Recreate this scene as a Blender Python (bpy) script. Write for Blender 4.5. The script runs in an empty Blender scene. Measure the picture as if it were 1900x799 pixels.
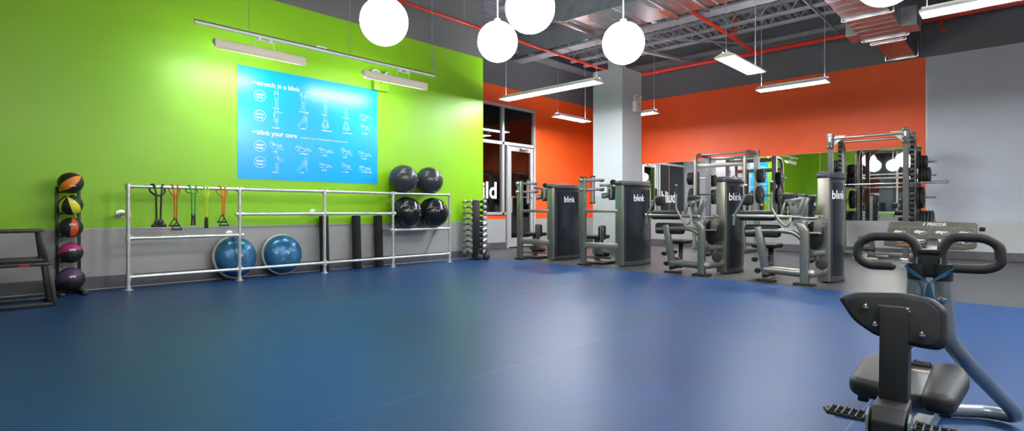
import bpy, bmesh, math, random
from mathutils import Vector, Matrix, Euler
random.seed(7)
R = math.radians
PI = math.pi
# ------------------------------------------------------------------ camera, world, exposure
scene = bpy.context.scene
C = scene.collection
EYE = 1.0
YAW = R(43.3)                       # angle of the view axis from world +X
FPX = 1015.0                        # focal length in pixels of the 1900 px frame
cam_data = bpy.data.cameras.new('camera')
cam_data.sensor_width = 36.0
cam_data.sensor_fit = 'HORIZONTAL'
cam_data.lens = 36.0 * FPX / 1900.0
cam_data.shift_y = -8.5 / 1900.0
cam_data.clip_start = 0.05
cam = bpy.data.objects.new('camera', cam_data)
C.objects.link(cam)
cam.location = (0, 0, EYE)
cam.rotation_euler = (PI / 2, 0, YAW - PI / 2)
scene.camera = cam
scene.view_settings.view_transform = 'Standard'
scene.view_settings.look = 'None'
scene.view_settings.gamma = 1.0
scene.view_settings.exposure = 1.12
try:
    scene.view_settings.use_curve_mapping = False
except Exception:
    pass
world = bpy.data.worlds.new('night')
scene.world = world
world.use_nodes = True
world.node_tree.nodes['Background'].inputs[0].default_value = (0.02, 0.03, 0.05, 1)
world.node_tree.nodes['Background'].inputs[1].default_value = 0.3
GLOBE_E = 13.0
TUBE_E = 85.0
WASH_E = 31.0

# ------------------------------------------------------------------ room measures (metres)
YG = 8.6        # green wall
YR = 10.15      # recessed wall with window and door
XC = 8.2        # end of the green wall
XB = 14.65      # back wall
XL = -2.46      # wall behind the camera
YF = -5.0       # front wall
ZC = 5.7        # roof deck
ZP = 4.27       # top of the painted band
ZW = 0.77       # top of the grey wainscot
THK = 0.2

# ------------------------------------------------------------------ materials
def new_mat(name):
    m = bpy.data.materials.new(name); m.use_nodes = True
    nt = m.node_tree
    return m, nt, nt.nodes['Principled BSDF']

def mat(name, col, rough=0.5, metal=0.0, bump=0.0, bscale=200.0, var=0.0, vscale=8.0, spec=0.5, coat=0.0, stretch=None, rvar=0.0):
    m, nt, b = new_mat(name)
    b.inputs['Base Color'].default_value = (*col, 1)
    b.inputs['Roughness'].default_value = rough
    b.inputs['Metallic'].default_value = metal
    b.inputs['Specular IOR Level'].default_value = spec
    b.inputs['Coat Weight'].default_value = coat
    tc = nt.nodes.new('ShaderNodeTexCoord')
    src = tc.outputs['Object']
    if stretch:
        mp = nt.nodes.new('ShaderNodeMapping'); mp.inputs['Scale'].default_value = stretch
        nt.links.new(src, mp.inputs[0]); src = mp.outputs[0]
    n = nt.nodes.new('ShaderNodeTexNoise'); n.inputs['Scale'].default_value = vscale
    n.inputs['Detail'].default_value = 4
    nt.links.new(src, n.inputs['Vector'])
    if var > 0:
        r = nt.nodes.new('ShaderNodeValToRGB')
        r.color_ramp.elements[0].position = 0.3; r.color_ramp.elements[1].position = 0.7
        r.color_ramp.elements[0].color = (*[c * (1 - var) for c in col], 1)
        r.color_ramp.elements[1].color = (*[min(1, c * (1 + var)) for c in col], 1)
        nt.links.new(n.outputs[0], r.inputs[0]); nt.links.new(r.outputs[0], b.inputs['Base Color'])
    if rvar > 0:
        mr = nt.nodes.new('ShaderNodeMapRange')
        mr.inputs['To Min'].default_value = max(0.02, rough - rvar); mr.inputs['To Max'].default_value = rough + rvar
        nt.links.new(n.outputs[0], mr.inputs[0]); nt.links.new(mr.outputs[0], b.inputs['Roughness'])
    if bump > 0:
        n2 = nt.nodes.new('ShaderNodeTexNoise'); n2.inputs['Scale'].default_value = bscale
        nt.links.new(tc.outputs['Object'], n2.inputs['Vector'])
        bp = nt.nodes.new('ShaderNodeBump'); bp.inputs['Strength'].default_value = bump; bp.inputs['Distance'].default_value = 0.01
        nt.links.new(n2.outputs[0], bp.inputs['Height']); nt.links.new(bp.outputs[0], b.inputs['Normal'])
    return m

def emis(name, col, strength):
    m, nt, b = new_mat(name)
    b.inputs['Base Color'].default_value = (*col, 1)
    b.inputs['Emission Color'].default_value = (*col, 1)
    b.inputs['Emission Strength'].default_value = strength
    return m

def banded(name, bands, axis='Z', rough=0.5, bump=0.0):
    """paint in horizontal bands: [(height, colour), ...] bottom to top, world heights"""
    m, nt, b = new_mat(name)
    b.inputs['Roughness'].default_value = rough
    g = nt.nodes.new('ShaderNodeNewGeometry'); s = nt.nodes.new('ShaderNodeSeparateXYZ')
    nt.links.new(g.outputs['Position'], s.inputs[0])
    mr = nt.nodes.new('ShaderNodeMapRange'); mr.inputs['From Min'].default_value = 0; mr.inputs['From Max'].default_value = 10
    nt.links.new(s.outputs[axis], mr.inputs[0])
    r = nt.nodes.new('ShaderNodeValToRGB'); r.color_ramp.interpolation = 'CONSTANT'
    e = r.color_ramp.elements
    while len(e) > 1: e.remove(e[0])
    e[0].position = 0; e[0].color = (*bands[0][1], 1)
    for z, c in bands[1:]:
        k = e.new(z / 10.0); k.color = (*c, 1)
    nt.links.new(mr.outputs[0], r.inputs[0])
    n = nt.nodes.new('ShaderNodeTexNoise'); n.inputs['Scale'].default_value = 3.0; n.inputs['Detail'].default_value = 5
    nt.links.new(g.outputs['Position'], n.inputs['Vector'])
    mx = nt.nodes.new('ShaderNodeMix'); mx.data_type = 'RGBA'; mx.blend_type = 'MULTIPLY'; mx.inputs[0].default_value = 0.12
    nt.links.new(r.outputs[0], mx.inputs[6]); nt.links.new(n.outputs[0], mx.inputs[7])
    nt.links.new(mx.outputs[2], b.inputs['Base Color'])
    return m

GREEN = (0.265, 0.585, 0.008)
GREYW = (0.36, 0.36, 0.35)
BANDK = (0.185, 0.185, 0.18)
ORANGE = (0.97, 0.112, 0.012)
BASE = (0.09, 0.09, 0.10)
M = {}
M['green_wall'] = banded('green paint over grey wainscot', [(0, GREYW), (ZW, GREEN), (ZP, BANDK)], rough=0.42)
M['orange_wall'] = banded('orange paint over grey wainscot', [(0, (0.42, 0.42, 0.42)), (ZW, ORANGE), (ZP, (0.145, 0.15, 0.165))], rough=0.5)
M['pale_wall'] = banded('pale grey paint', [(0, (0.55, 0.55, 0.54)), (ZW, (0.56, 0.59, 0.65)), (ZP, (0.145, 0.15, 0.165))], rough=0.5)
M['column'] = mat('grey column paint', (0.52, 0.54, 0.56), 0.45, var=0.03, vscale=1.5)
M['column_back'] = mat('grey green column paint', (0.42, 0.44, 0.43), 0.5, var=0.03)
M['front_wall'] = banded('dark red paint', [(0, (0.3, 0.3, 0.3)), (2.0, (0.45, 0.04, 0.025)), (ZP, BANDK)], rough=0.5)
M['baseboard'] = mat('rubber base', BASE, 0.45, var=0.1)
M['floor_blue'] = mat('blue vinyl', (0.009, 0.043, 0.135), 0.39, var=0.16, vscale=0.9, bump=0.02, bscale=60, rvar=0.05, spec=0.19)
M['ceiling'] = mat('painted roof deck', (0.24, 0.25, 0.28), 0.6, var=0.1, vscale=3)
M['steel_paint'] = mat('grey painted steel', (0.30, 0.31, 0.33), 0.5, var=0.08, vscale=3)
M['galv'] = mat('galvanised sheet', (0.55, 0.57, 0.60), 0.33, 1.0, var=0.15, vscale=5, rvar=0.08, bump=0.05, bscale=12)
M['galv_bright'] = mat('galvanised flange', (0.8, 0.82, 0.82), 0.22, 1.0, var=0.1, vscale=12)
M['red_pipe'] = mat('red sprinkler paint', (0.62, 0.035, 0.018), 0.3, var=0.08, vscale=5)
M['silver'] = mat('silver powder coat', (0.31, 0.31, 0.275), 0.34, 0.75, var=0.06, vscale=10)
M['silver_grey'] = mat('grey powder coat', (0.23, 0.235, 0.235), 0.35, 0.6, var=0.06, vscale=10)
M['rail'] = mat('galvanised pipe', (0.72, 0.72, 0.70), 0.32, 0.7, var=0.10, vscale=25)
M['nickel'] = mat('brushed nickel', (0.58, 0.56, 0.50), 0.30, 0.9, var=0.06)
M['chrome'] = mat('chrome', (0.82, 0.82, 0.80), 0.12, 1.0, var=0.04)
M['black'] = mat('black steel', (0.012, 0.012, 0.013), 0.38, var=0.2, vscale=20)
M['rubber'] = mat('black rubber', (0.014, 0.014, 0.014), 0.62, var=0.25, vscale=30)
M['foam'] = mat('black foam', (0.013, 0.013, 0.014), 0.85, bump=0.25, bscale=220)
M['vinyl'] = mat('black upholstery', (0.010, 0.010, 0.010), 0.55, bump=0.08, bscale=300, var=0.1)
M['seat_vinyl'] = mat('charcoal saddle', (0.014, 0.014, 0.015), 0.52, bump=0.06, bscale=400, var=0.1)
M['grip'] = mat('foam grip', (0.020, 0.019, 0.016), 0.6, bump=0.1, bscale=300)
M['frame_dark'] = mat('charcoal frame', (0.07, 0.072, 0.07), 0.36, 0.3, var=0.08)
M['dark_plastic'] = mat('shroud cap', (0.045, 0.047, 0.052), 0.33, var=0.1)
M['shroud'] = mat('smoked shield', (0.014, 0.018, 0.024), 0.12, var=0.08, spec=0.55)
M['shroud_mid'] = mat('dark shroud', (0.020, 0.022, 0.027), 0.3, var=0.1)
M['frame_blue'] = mat('grey blue tube paint', (0.20, 0.235, 0.25), 0.28, 0.45, var=0.05)
M['white'] = mat('white enamel', (0.80, 0.80, 0.77), 0.4, var=0.03)
M['cream'] = mat('cream enamel', (0.74, 0.68, 0.55), 0.45, var=0.03)
M['letter'] = mat('white lettering', (0.85, 0.86, 0.86), 0.5, var=0.02)
M['letter_red'] = mat('red dot', (0.75, 0.03, 0.03), 0.5, var=0.02)
M['letter_blue'] = mat('blue dot', (0.02, 0.30, 0.75), 0.5, var=0.02)
M['orange_mark'] = mat('orange print', (0.8, 0.25, 0.02), 0.5, var=0.02)
M['yellow_print'] = mat('yellow print', (0.80, 0.80, 0.25), 0.5, var=0.02)
M['poster'] = mat('blue poster vinyl', (0.002, 0.40, 0.80), 0.26, var=0.03, vscale=2, spec=0.5)
M['outline'] = mat('pale line print', (0.55, 0.80, 0.92), 0.5, var=0.02)
M['green_paint'] = mat('green painted box', GREEN, 0.4, var=0.02)
M['alum'] = mat('aluminium frame', (0.55, 0.56, 0.56), 0.35, 0.35, var=0.05)
M['placard'] = mat('brown placard', (0.13, 0.115, 0.085), 0.42, var=0.1, vscale=30)
M['placard_line'] = mat('grey placard lines', (0.36, 0.34, 0.29), 0.5, var=0.05)
M['strap'] = mat('blue strap', (0.008, 0.085, 0.16), 0.7, bump=0.2, bscale=300)
M['mirror'] = mat('mirror silvering', (0.86, 0.88, 0.87), 0.015, 1.0)
M['lamp_glow'] = emis('opal globe glow', (1.0, 0.97, 0.90), GLOBE_E)
M['tube_glow'] = emis('fluorescent glow', (0.90, 0.95, 1.0), TUBE_E)
M['added_up_glow'] = emis('added uplight glow', (0.90, 0.95, 1.0), 42.0)  # glow added on pendant tops to brighten upper walls and ceiling
M['wash_glow'] = emis('wall washer glow', (0.86, 0.98, 1.0), WASH_E)
M['lens'] = mat('clear lamp lens', (0.75, 0.78, 0.78), 0.1, 0.6, var=0.1)
M['bosu'] = mat('metallic blue rubber', (0.035, 0.16, 0.32), 0.25, 0.35, var=0.12, vscale=6)
M['grey_rubber'] = mat('grey rubber rim', (0.42, 0.43, 0.42), 0.5, var=0.05)
for nm, c in dict(t_black=(0.02, 0.02, 0.025), t_red=(0.65, 0.07, 0.01), t_green=(0.01, 0.28, 0.07), t_yellow=(0.62, 0.75, 0.01), t_orange=(0.75, 0.10, 0.015)).items():
    M[nm] = mat('resistance tube ' + nm[2:], c, 0.35, var=0.05)
M['floor_light'] = mat('pale line', (0.45, 0.47, 0.48), 0.5, var=0.1)

def rubber_floor():
    m, nt, b = new_mat('speckled rubber floor')
    tc = nt.nodes.new('ShaderNodeTexCoord')
    n = nt.nodes.new('ShaderNodeTexNoise'); n.inputs['Scale'].default_value = 90; n.inputs['Detail'].default_value = 6
    nt.links.new(tc.outputs['Object'], n.inputs['Vector'])
    r = nt.nodes.new('ShaderNodeValToRGB')
    r.color_ramp.elements[0].position = 0.42; r.color_ramp.elements[0].color = (0.022, 0.022, 0.024, 1)
    r.color_ramp.elements[1].position = 0.68; r.color_ramp.elements[1].color = (0.13, 0.13, 0.125, 1)
    nt.links.new(n.outputs[0], r.inputs[0]); nt.links.new(r.outputs[0], b.inputs['Base Color'])
    b.inputs['Roughness'].default_value = 0.42
    bp = nt.nodes.new('ShaderNodeBump'); bp.inputs['Strength'].default_value = 0.25; bp.inputs['Distance'].default_value = 0.004
    nt.links.new(n.outputs[0], bp.inputs['Height']); nt.links.new(bp.outputs[0], b.inputs['Normal'])
    return m
M['floor_rubber'] = rubber_floor()

def glass_mat():
    m, nt, b = new_mat('window glass')
    nt.nodes.remove(b)
    out = nt.nodes['Material Output']
    tr = nt.nodes.new('ShaderNodeBsdfTransparent'); tr.inputs[0].default_value = (0.75, 0.82, 0.82, 1)
    gl = nt.nodes.new('ShaderNodeBsdfGlossy'); gl.inputs['Roughness'].default_value = 0.02
    fr = nt.nodes.new('ShaderNodeFresnel'); fr.inputs[0].default_value = 1.9
    mx = nt.nodes.new('ShaderNodeMixShader')
    nt.links.new(fr.outputs[0], mx.inputs[0]); nt.links.new(tr.outputs[0], mx.inputs[1]); nt.links.new(gl.outputs[0], mx.inputs[2])
    nt.links.new(mx.outputs[0], out.inputs[0])
    return m
M['glass'] = glass_mat()

def ball_mat(name, stripe, n=6, width=0.5):
    """black medicine ball with coloured meridian panels (object space, axis Z)"""
    m, nt, b = new_mat(name)
    tc = nt.nodes.new('ShaderNodeTexCoord'); s = nt.nodes.new('ShaderNodeSeparateXYZ')
    nt.links.new(tc.outputs['Object'], s.inputs[0])
    at = nt.nodes.new('ShaderNodeMath'); at.operation = 'ARCTAN2'
    nt.links.new(s.outputs[1], at.inputs[0]); nt.links.new(s.outputs[0], at.inputs[1])
    mu = nt.nodes.new('ShaderNodeMath'); mu.operation = 'MULTIPLY'; mu.inputs[1].default_value = n / 2.0
    nt.links.new(at.outputs[0], mu.inputs[0])
    si = nt.nodes.new('ShaderNodeMath'); si.operation = 'SINE'
    nt.links.new(mu.outputs[0], si.inputs[0])
    gt = nt.nodes.new('ShaderNodeMath'); gt.operation = 'GREATER_THAN'; gt.inputs[1].default_value = width
    nt.links.new(si.outputs[0], gt.inputs[0])
    mx = nt.nodes.new('ShaderNodeMix'); mx.data_type = 'RGBA'
    mx.inputs[6].default_value = (0.014, 0.014, 0.014, 1); mx.inputs[7].default_value = (*stripe, 1)
    nt.links.new(gt.outputs[0], mx.inputs[0]); nt.links.new(mx.outputs[2], b.inputs['Base Color'])
    b.inputs['Roughness'].default_value = 0.5
    vo = nt.nodes.new('ShaderNodeTexVoronoi'); vo.inputs['Scale'].default_value = 120
    nt.links.new(tc.outputs['Object'], vo.inputs['Vector'])
    bp = nt.nodes.new('ShaderNodeBump'); bp.inputs['Strength'].default_value = 0.2; bp.inputs['Distance'].default_value = 0.003
    nt.links.new(vo.outputs[0], bp.inputs['Height']); nt.links.new(bp.outputs[0], b.inputs['Normal'])
    return m

def ridged_ball(name, col, rough, metal=0.0, lo=0.35, hi=0.8):
    m, nt, b = new_mat(name)
    b.inputs['Base Color'].default_value = (*col, 1); b.inputs['Roughness'].default_value = rough; b.inputs['Metallic'].default_value = metal
    tc = nt.nodes.new('ShaderNodeTexCoord'); w = nt.nodes.new('ShaderNodeTexWave')
    w.bands_direction = 'Z'; w.inputs['Scale'].default_value = 14
    nt.links.new(tc.outputs['Object'], w.inputs['Vector'])
    s = nt.nodes.new('ShaderNodeSeparateXYZ'); nt.links.new(tc.outputs['Object'], s.inputs[0])
    ab = nt.nodes.new('ShaderNodeMath'); ab.operation = 'ABSOLUTE'; nt.links.new(s.outputs[2], ab.inputs[0])
    gt = nt.nodes.new('ShaderNodeMath'); gt.operation = 'GREATER_THAN'; gt.inputs[1].default_value = 0.12; nt.links.new(ab.outputs[0], gt.inputs[0])
    mu = nt.nodes.new('ShaderNodeMath'); mu.operation = 'MULTIPLY'
    nt.links.new(w.outputs[1], mu.inputs[0]); nt.links.new(gt.outputs[0], mu.inputs[1])
    bp = nt.nodes.new('ShaderNodeBump'); bp.inputs['Strength'].default_value = 0.35; bp.inputs['Distance'].default_value = 0.006
    nt.links.new(mu.outputs[0], bp.inputs['Height']); nt.links.new(bp.outputs[0], b.inputs['Normal'])
    return m
M['stability'] = ridged_ball('grey burst resistant vinyl', (0.055, 0.058, 0.062), 0.24, 0.3)
M['stability_black'] = ridged_ball('black burst resistant vinyl', (0.012, 0.012, 0.014), 0.16, 0.1)

# ------------------------------------------------------------------ geometry helpers
def basis(d, up=Vector((0, 0, 1))):
    d = Vector(d).normalized()
    if abs(d.dot(up)) > 0.97: up = Vector((1, 0, 0)) if abs(d.x) < 0.9 else Vector((0, 1, 0))
    s = d.cross(up).normalized(); u = s.cross(d).normalized()
    return s, u, d

def fillet(pts, r, n=6):
    pts = [Vector(p) for p in pts]; out = [pts[0]]
    for i in range(1, len(pts) - 1):
        a, b, c = pts[i - 1], pts[i], pts[i + 1]
        u = (a - b); v = (c - b)
        rr = r[i - 1] if isinstance(r, (list, tuple)) else r
        k = min(rr, u.length * 0.48, v.length * 0.48)
        p0 = b + u.normalized() * k; p1 = b + v.normalized() * k
        for j in range(n + 1):
            t = j / n
            out.append((1 - t) ** 2 * p0 + 2 * t * (1 - t) * b + t * t * p1)
    out.append(pts[-1])
    return out

class MB:
    def __init__(self): self.v = []; self.f = []; self.flat = set()
    def add(self, vs, fs):
        o = len(self.v); self.v += [Vector(x) for x in vs]
        self.f += [tuple(i + o for i in f) for f in fs]; return self
    def box(self, c, s, rot=None, bev=0.0, seg=2):
        bm = bmesh.new(); bmesh.ops.create_cube(bm, size=1)
        bmesh.ops.scale(bm, vec=s, verts=bm.verts)
        if bev > 0:
            bmesh.ops.bevel(bm, geom=list(bm.edges), offset=min(bev, min(s) * 0.49), segments=seg, profile=0.5, affect='EDGES')
        m = Matrix.Translation(c) @ (Euler(rot).to_matrix().to_4x4() if rot else Matrix())
        return self._bm(bm, m)
    def _bm(self, bm, m):
        bm.verts.ensure_lookup_table()
        vs = [m @ v.co for v in bm.verts]; fs = [[v.index for v in f.verts] for f in bm.faces]
        bm.free(); return self.add(vs, fs)
    def bar(self, a, b, w, h, up=(0, 0, 1), bev=0.0):
        """rectangular bar from a to b, w sideways, h along up"""
        a = Vector(a); b = Vector(b); s, u, d = basis(b - a, Vector(up)); L = (b - a).length
        bm = bmesh.new(); bmesh.ops.create_cube(bm, size=1)
        bmesh.ops.scale(bm, vec=(w, h, L), verts=bm.verts)
        if bev > 0: bmesh.ops.bevel(bm, geom=list(bm.edges), offset=min(bev, w * .49, h * .49), segments=2, profile=0.5, affect='EDGES')
        m = Matrix.Translation((a + b) / 2) @ Matrix((s, u, d)).transposed().to_4x4()
        return self._bm(bm, m)
    def tube(self, pts, r, seg=10, cap=True, sx=1.0, up=None, closed=False):
        pts = [Vector(p) for p in pts]; n = len(pts)
        rs = r if isinstance(r, (list, tuple)) else [r] * n
        tang = []
        for i in range(n):
            if closed: t = pts[(i + 1) % n] - pts[i - 1]
            else: t = pts[min(i + 1, n - 1)] - pts[max(i - 1, 0)]
            tang.append(t.normalized())
        s, u, _ = basis(tang[0], Vector(up) if up else Vector((0, 0, 1)))
        vs = []
        for i in range(n):
            if i:
                q = tang[i - 1].rotation_difference(tang[i]); s = q @ s; u = q @ u
            for k in range(seg):
                a = 2 * PI * k / seg
                vs.append(pts[i] + (s * math.cos(a) * sx + u * math.sin(a)) * rs[i])
        fs = []
        for i in range(n if closed else n - 1):
            j = (i + 1) % n
            for k in range(seg):
                k2 = (k + 1) % seg
                fs.append((i * seg + k, i * seg + k2, j * seg + k2, j * seg + k))
        if cap and not closed:
            fs.append(tuple(range(seg))[::-1]); fs.append(tuple((n - 1) * seg + k for k in range(seg)))
        return self.add(vs, fs)
    def cyl(self, a, b, r, seg=16, r2=None):
        return self.tube([a, b], [r, r if r2 is None else r2], seg)
    def lathe(self, prof, c=(0, 0, 0), axis=(0, 0, 1), seg=32):
        """prof: (radius, height) list"""
        s, u, d = basis(axis); c = Vector(c); vs = []; n = len(prof)
        for (r, h) in prof:
            for k in range(seg):
                a = 2 * PI * k / seg
                vs.append(c + d * h + (s * math.cos(a) + u * math.sin(a)) * max(r, 1e-4))
        fs = [(i * seg + k, i * seg + (k + 1) % seg, (i + 1) * seg + (k + 1) % seg, (i + 1) * seg + k) for i in range(n - 1) for k in range(seg)]
        fs.append(tuple(range(seg))[::-1]); fs.append(tuple((n - 1) * seg + k for k in range(seg)))
        return self.add(vs, fs)
    def sphere(self, c, r, seg=32, rings=20, sz=1.0):
        pr = [(r * math.sin(PI * i / rings), -r * math.cos(PI * i / rings) * sz) for i in range(rings + 1)]
        return self.lathe(pr, c, (0, 0, 1), seg)
    def prism(self, poly, o, ex, ey, depth, bev=0.0):
        """polygon in the plane (ex, ey) at o, pushed by vector depth"""
        o = Vector(o); ex = Vector(ex); ey = Vector(ey); depth = Vector(depth)
        bm = bmesh.new()
        a = [bm.verts.new(o + ex * p[0] + ey * p[1]) for p in poly]
        b = [bm.verts.new(o + ex * p[0] + ey * p[1] + depth) for p in poly]
        n = len(poly)
        bm.faces.new(a[::-1]); bm.faces.new(b)
        for i in range(n): bm.faces.new((a[i], a[(i + 1) % n], b[(i + 1) % n], b[i]))
        bmesh.ops.recalc_face_normals(bm, faces=bm.faces)
        if bev > 0: bmesh.ops.bevel(bm, geom=list(bm.edges), offset=bev, segments=3, profile=0.5, affect='EDGES')
        bm.verts.index_update()
        return self._bm(bm, Matrix())
    def pillow(self, poly, o, ex, ey, depth, r, n=5, crown=0.0):
        """cushion: polygon with rolled edges of radius r, pushed along depth"""
        o = Vector(o); ex = Vector(ex); ey = Vector(ey); dv = Vector(depth); D = dv.length; dn = dv.normalized()
        P = [Vector((q[0], q[1])) for q in poly]
        P = [q for i, q in enumerate(P) if (q - P[i - 1]).length > 1e-5]; N = len(P)
        area = sum(P[i].x * P[(i + 1) % N].y - P[(i + 1) % N].x * P[i].y for i in range(N)); sg = 1 if area > 0 else -1
        nr = []
        for i in range(N):
            a = (P[i] - P[i - 1]).normalized(); b = (P[(i + 1) % N] - P[i]).normalized(); t = (a + b).normalized()
            nr.append(Vector((-t.y, t.x)) * sg)
        r = min(r, D / 2)
        lay = [(r * (1 - math.sin(PI / 2 * k / n)), r * (1 - math.cos(PI / 2 * k / n))) for k in range(n + 1)]
        lay = lay + [(i_, D - h_) for i_, h_ in lay[::-1]]
        c = sum(P, Vector((0, 0))) / N; vs = []
        for ins, h in lay:
            for q, m_ in zip(P, nr):
                w = q + m_ * ins; vs.append(o + ex * w.x + ey * w.y + dn * h)
        fs = [(k * N + i, k * N + (i + 1) % N, (k + 1) * N + (i + 1) % N, (k + 1) * N + i) for k in range(len(lay) - 1) for i in range(N)]
        L = len(lay)
        fs.append(tuple(range(N))[::-1]); fs.append(tuple((L - 1) * N + i for i in range(N)))
        return self.add(vs, fs)
    def build(self, name, m, parent=None, origin=None, smooth=True, angle=40):
        off = Vector(origin) if origin is not None else Vector()
        me = bpy.data.meshes.new(name)
        me.from_pydata([v - off for v in self.v], [], self.f)
        bm = bmesh.new(); bm.from_mesh(me); bmesh.ops.recalc_face_normals(bm, faces=bm.faces); bm.to_mesh(me); bm.free()
        if smooth:
            me.shade_smooth(); me.set_sharp_from_angle(angle=R(angle))
        me.materials.append(m)
        o = bpy.data.objects.new(name, me); C.objects.link(o)
        if parent is not None: o.parent = parent
        elif origin is not None: o.location = off
        return o

def tag(o, label=None, cat=None, group=None, kind=None):
    if label: o['label'] = label
    if cat: o['category'] = cat
    if group: o['group'] = group
    if kind: o['kind'] = kind
    return o

def thing(name, label, cat, loc=(0, 0, 0), rotz=0.0, group=None):
    o = bpy.data.objects.new(name, None); C.objects.link(o); o.empty_display_size = 0.1
    o.location = loc; o.rotation_euler = (0, 0, rotz)
    return tag(o, label, cat, group)

def copy_tree(o, parent=None):
    c = o.copy(); C.objects.link(c); c.parent = parent
    for ch in list(o.children): copy_tree(ch, c)
    return c

def dup(o, loc, rotz=None, label=None, group=None):
    c = copy_tree(o); c.location = loc
    if rotz is not None: c.rotation_euler = (0, 0, rotz)
    if label: c['label'] = label
    if group: c['group'] = group
    return c

def struct(name, mb, m, **k):
    o = mb.build(name, m, smooth=False, **k); o['kind'] = 'structure'; return o

_text_cache = {}
def text_mb(mb, s, size, o, ex, ey, bold=0.0, shear=0.0, depth=0.002, align='LEFT', wrap=None):
    """lettering as thin raised shapes: baseline origin o, reading direction ex, up ey"""
    key = (s, bold, shear, align)
    if key not in _text_cache:
        cu = bpy.data.curves.new('t', 'FONT'); cu.body = s; cu.size = 1.0; cu.offset = bold; cu.shear = shear
        cu.align_x = align; cu.resolution_u = 3
        ob = bpy.data.objects.new('t', cu); C.objects.link(ob)
        dg = bpy.context.evaluated_depsgraph_get(); dg.update()
        me = ob.evaluated_get(dg).to_mesh()
        _text_cache[key] = ([v.co.copy() for v in me.vertices], [tuple(p.vertices) for p in me.polygons])
        ob.evaluated_get(dg).to_mesh_clear()
        bpy.data.objects.remove(ob); bpy.data.curves.remove(cu)
    vs, fs = _text_cache[key]
    o = Vector(o); ex = Vector(ex).normalized(); ey = Vector(ey).normalized(); n = ex.cross(ey)
    pts = []
    for v in vs:
        p = o + ex * v.x * size + ey * v.y * size + n * depth
        pts.append(wrap(p) if wrap else p)
    mb.add(pts, fs)
    return mb

# ------------------------------------------------------------------ room shell
struct('floor', MB().box((6, 2.6, -0.1), (17.6, 15.8, 0.2)), M['floor_rubber'])
edge0, edge1 = (7.66, -0.1), (8.17, YG)
sl = (edge1[0] - edge0[0]) / (edge1[1] - edge0[1])
blue = [(XL, YF), (edge0[0] + sl * (YF - edge0[1]), YF), edge1, (XL, YG)]
struct('floor', MB().prism(blue, (0, 0, 0), (1, 0, 0), (0, 1, 0), (0, 0, 0.006)), M['floor_blue'])
# welded seams of the blue sheet
for k, y in enumerate((4.55, 2.4, 0.6)):
    x1 = edge0[0] + sl * (y - edge0[1]) - 0.02
    o = struct('trim_%d' % (20 + k), MB().box(((XL + x1) / 2, y, 0.0062), (x1 - XL, 0.006, 0.0008)), mat('seam weld', (0.02, 0.065, 0.17), 0.35, var=0.1))

struct('ceiling', MB().box((6, 2.6, ZC + 0.2), (17.6, 15.8, 0.2)), M['ceiling'])
# profiled roof deck: ribs run along X
rb = MB()
y = -1.0
while y < YR:
    rb.prism([(-0.055, 0), (0.055, 0), (0.085, 0.1), (-0.085, 0.1)], (8.2, y, ZC + 0.0), (0, 1, 0), (0, 0, 1), (6.5, 0, 0))
    y += 0.2
struct('ceiling', rb, M['ceiling'])

struct('wall_green', MB().box(((XL + XC) / 2, YG + THK / 2, ZC / 2), (XC - XL, THK, ZC)), M['green_wall'])
struct('wall_return', MB().box((XC - THK / 2, (YG + THK + YR) / 2, ZC / 2), (THK - 0.002, YR - YG - THK, ZC)), M['pale_wall'])
# recessed orange wall around the glazed opening
wx0, wx1, wz1 = XC, 11.70, 3.82       # opening; window sill at 0.90, door down to the floor
w = MB()
w.box(((wx1 + XB) / 2, YR + THK / 2, ZC / 2), (XB - wx1, THK, ZC))
w.box(((wx0 + wx1) / 2 - .1, YR + THK / 2, (wz1 + ZC) / 2), (wx1 - wx0 + .2, THK, ZC - wz1))
w.box(((wx0 + 10.52) / 2 - .1, YR + THK / 2, 0.45), (10.52 - wx0 + .2, THK, 0.90))
struct('wall_recess', w, M['orange_wall'])
struct('wall_back', MB().box((XB + THK / 2, (1.58 + YR + THK) / 2, ZC / 2), (THK, YR + THK - 1.58, ZC)), M['orange_wall'])
struct('wall_back', MB().box((XB + THK / 2, (YF + 1.58) / 2, ZC / 2), (THK, 1.58 - YF, ZC)), M['pale_wall'])
struct('wall_front', MB().box((6, YF - THK / 2, ZC / 2), (17.5, THK, ZC)), M['front_wall'])
# wall behind the camera: green by the corner, then dark glazing between pale mullions
w = MB()
w.box((XL - THK / 2, (6.3 + YG) / 2, ZC / 2), (THK, YG - 6.3, ZC))
w.box((XL - THK / 2, (6.3 + YF) / 2, 0.45), (THK, 6.3 - YF, 0.9))
w.box((XL - THK / 2, (6.3 + YF) / 2, (3.9 + ZC) / 2), (THK, 6.3 - YF, ZC - 3.9))
struct('wall_rear', w, M['green_wall'])
yy = 6.3
rear = thing('window_2', None, None); rear['kind'] = 'structure'
fr = MB(); gl = MB()
ys = [6.26, 4.55, 2.9, 1.2, -0.5, -2.2, -3.9, -4.95]
for q in ys: fr.box((XL - 0.05, q, 2.4), (0.1, 0.07, 3.0))
for z in (0.93, 2.6, 3.87):
    fr.box((XL - 0.05, (ys[0] + ys[-1]) / 2, z), (0.1, ys[0] - ys[-1], 0.07))
gl.box((XL - 0.06, (ys[0] + ys[-1]) / 2, 2.4), (0.01, ys[0] - ys[-1], 2.95))
fr.build('window_frame', M['alum'], rear, smooth=False); gl.build('pane', M['glass'], rear, smooth=False)
w = MB().box((XL - 1.6, 0.6, 2.5), (0.1, 13, 6))
struct('wall_street', w, mat('dark teal night street', (0.01, 0.045, 0.05), 0.7, var=0.4, vscale=1.0))

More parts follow.
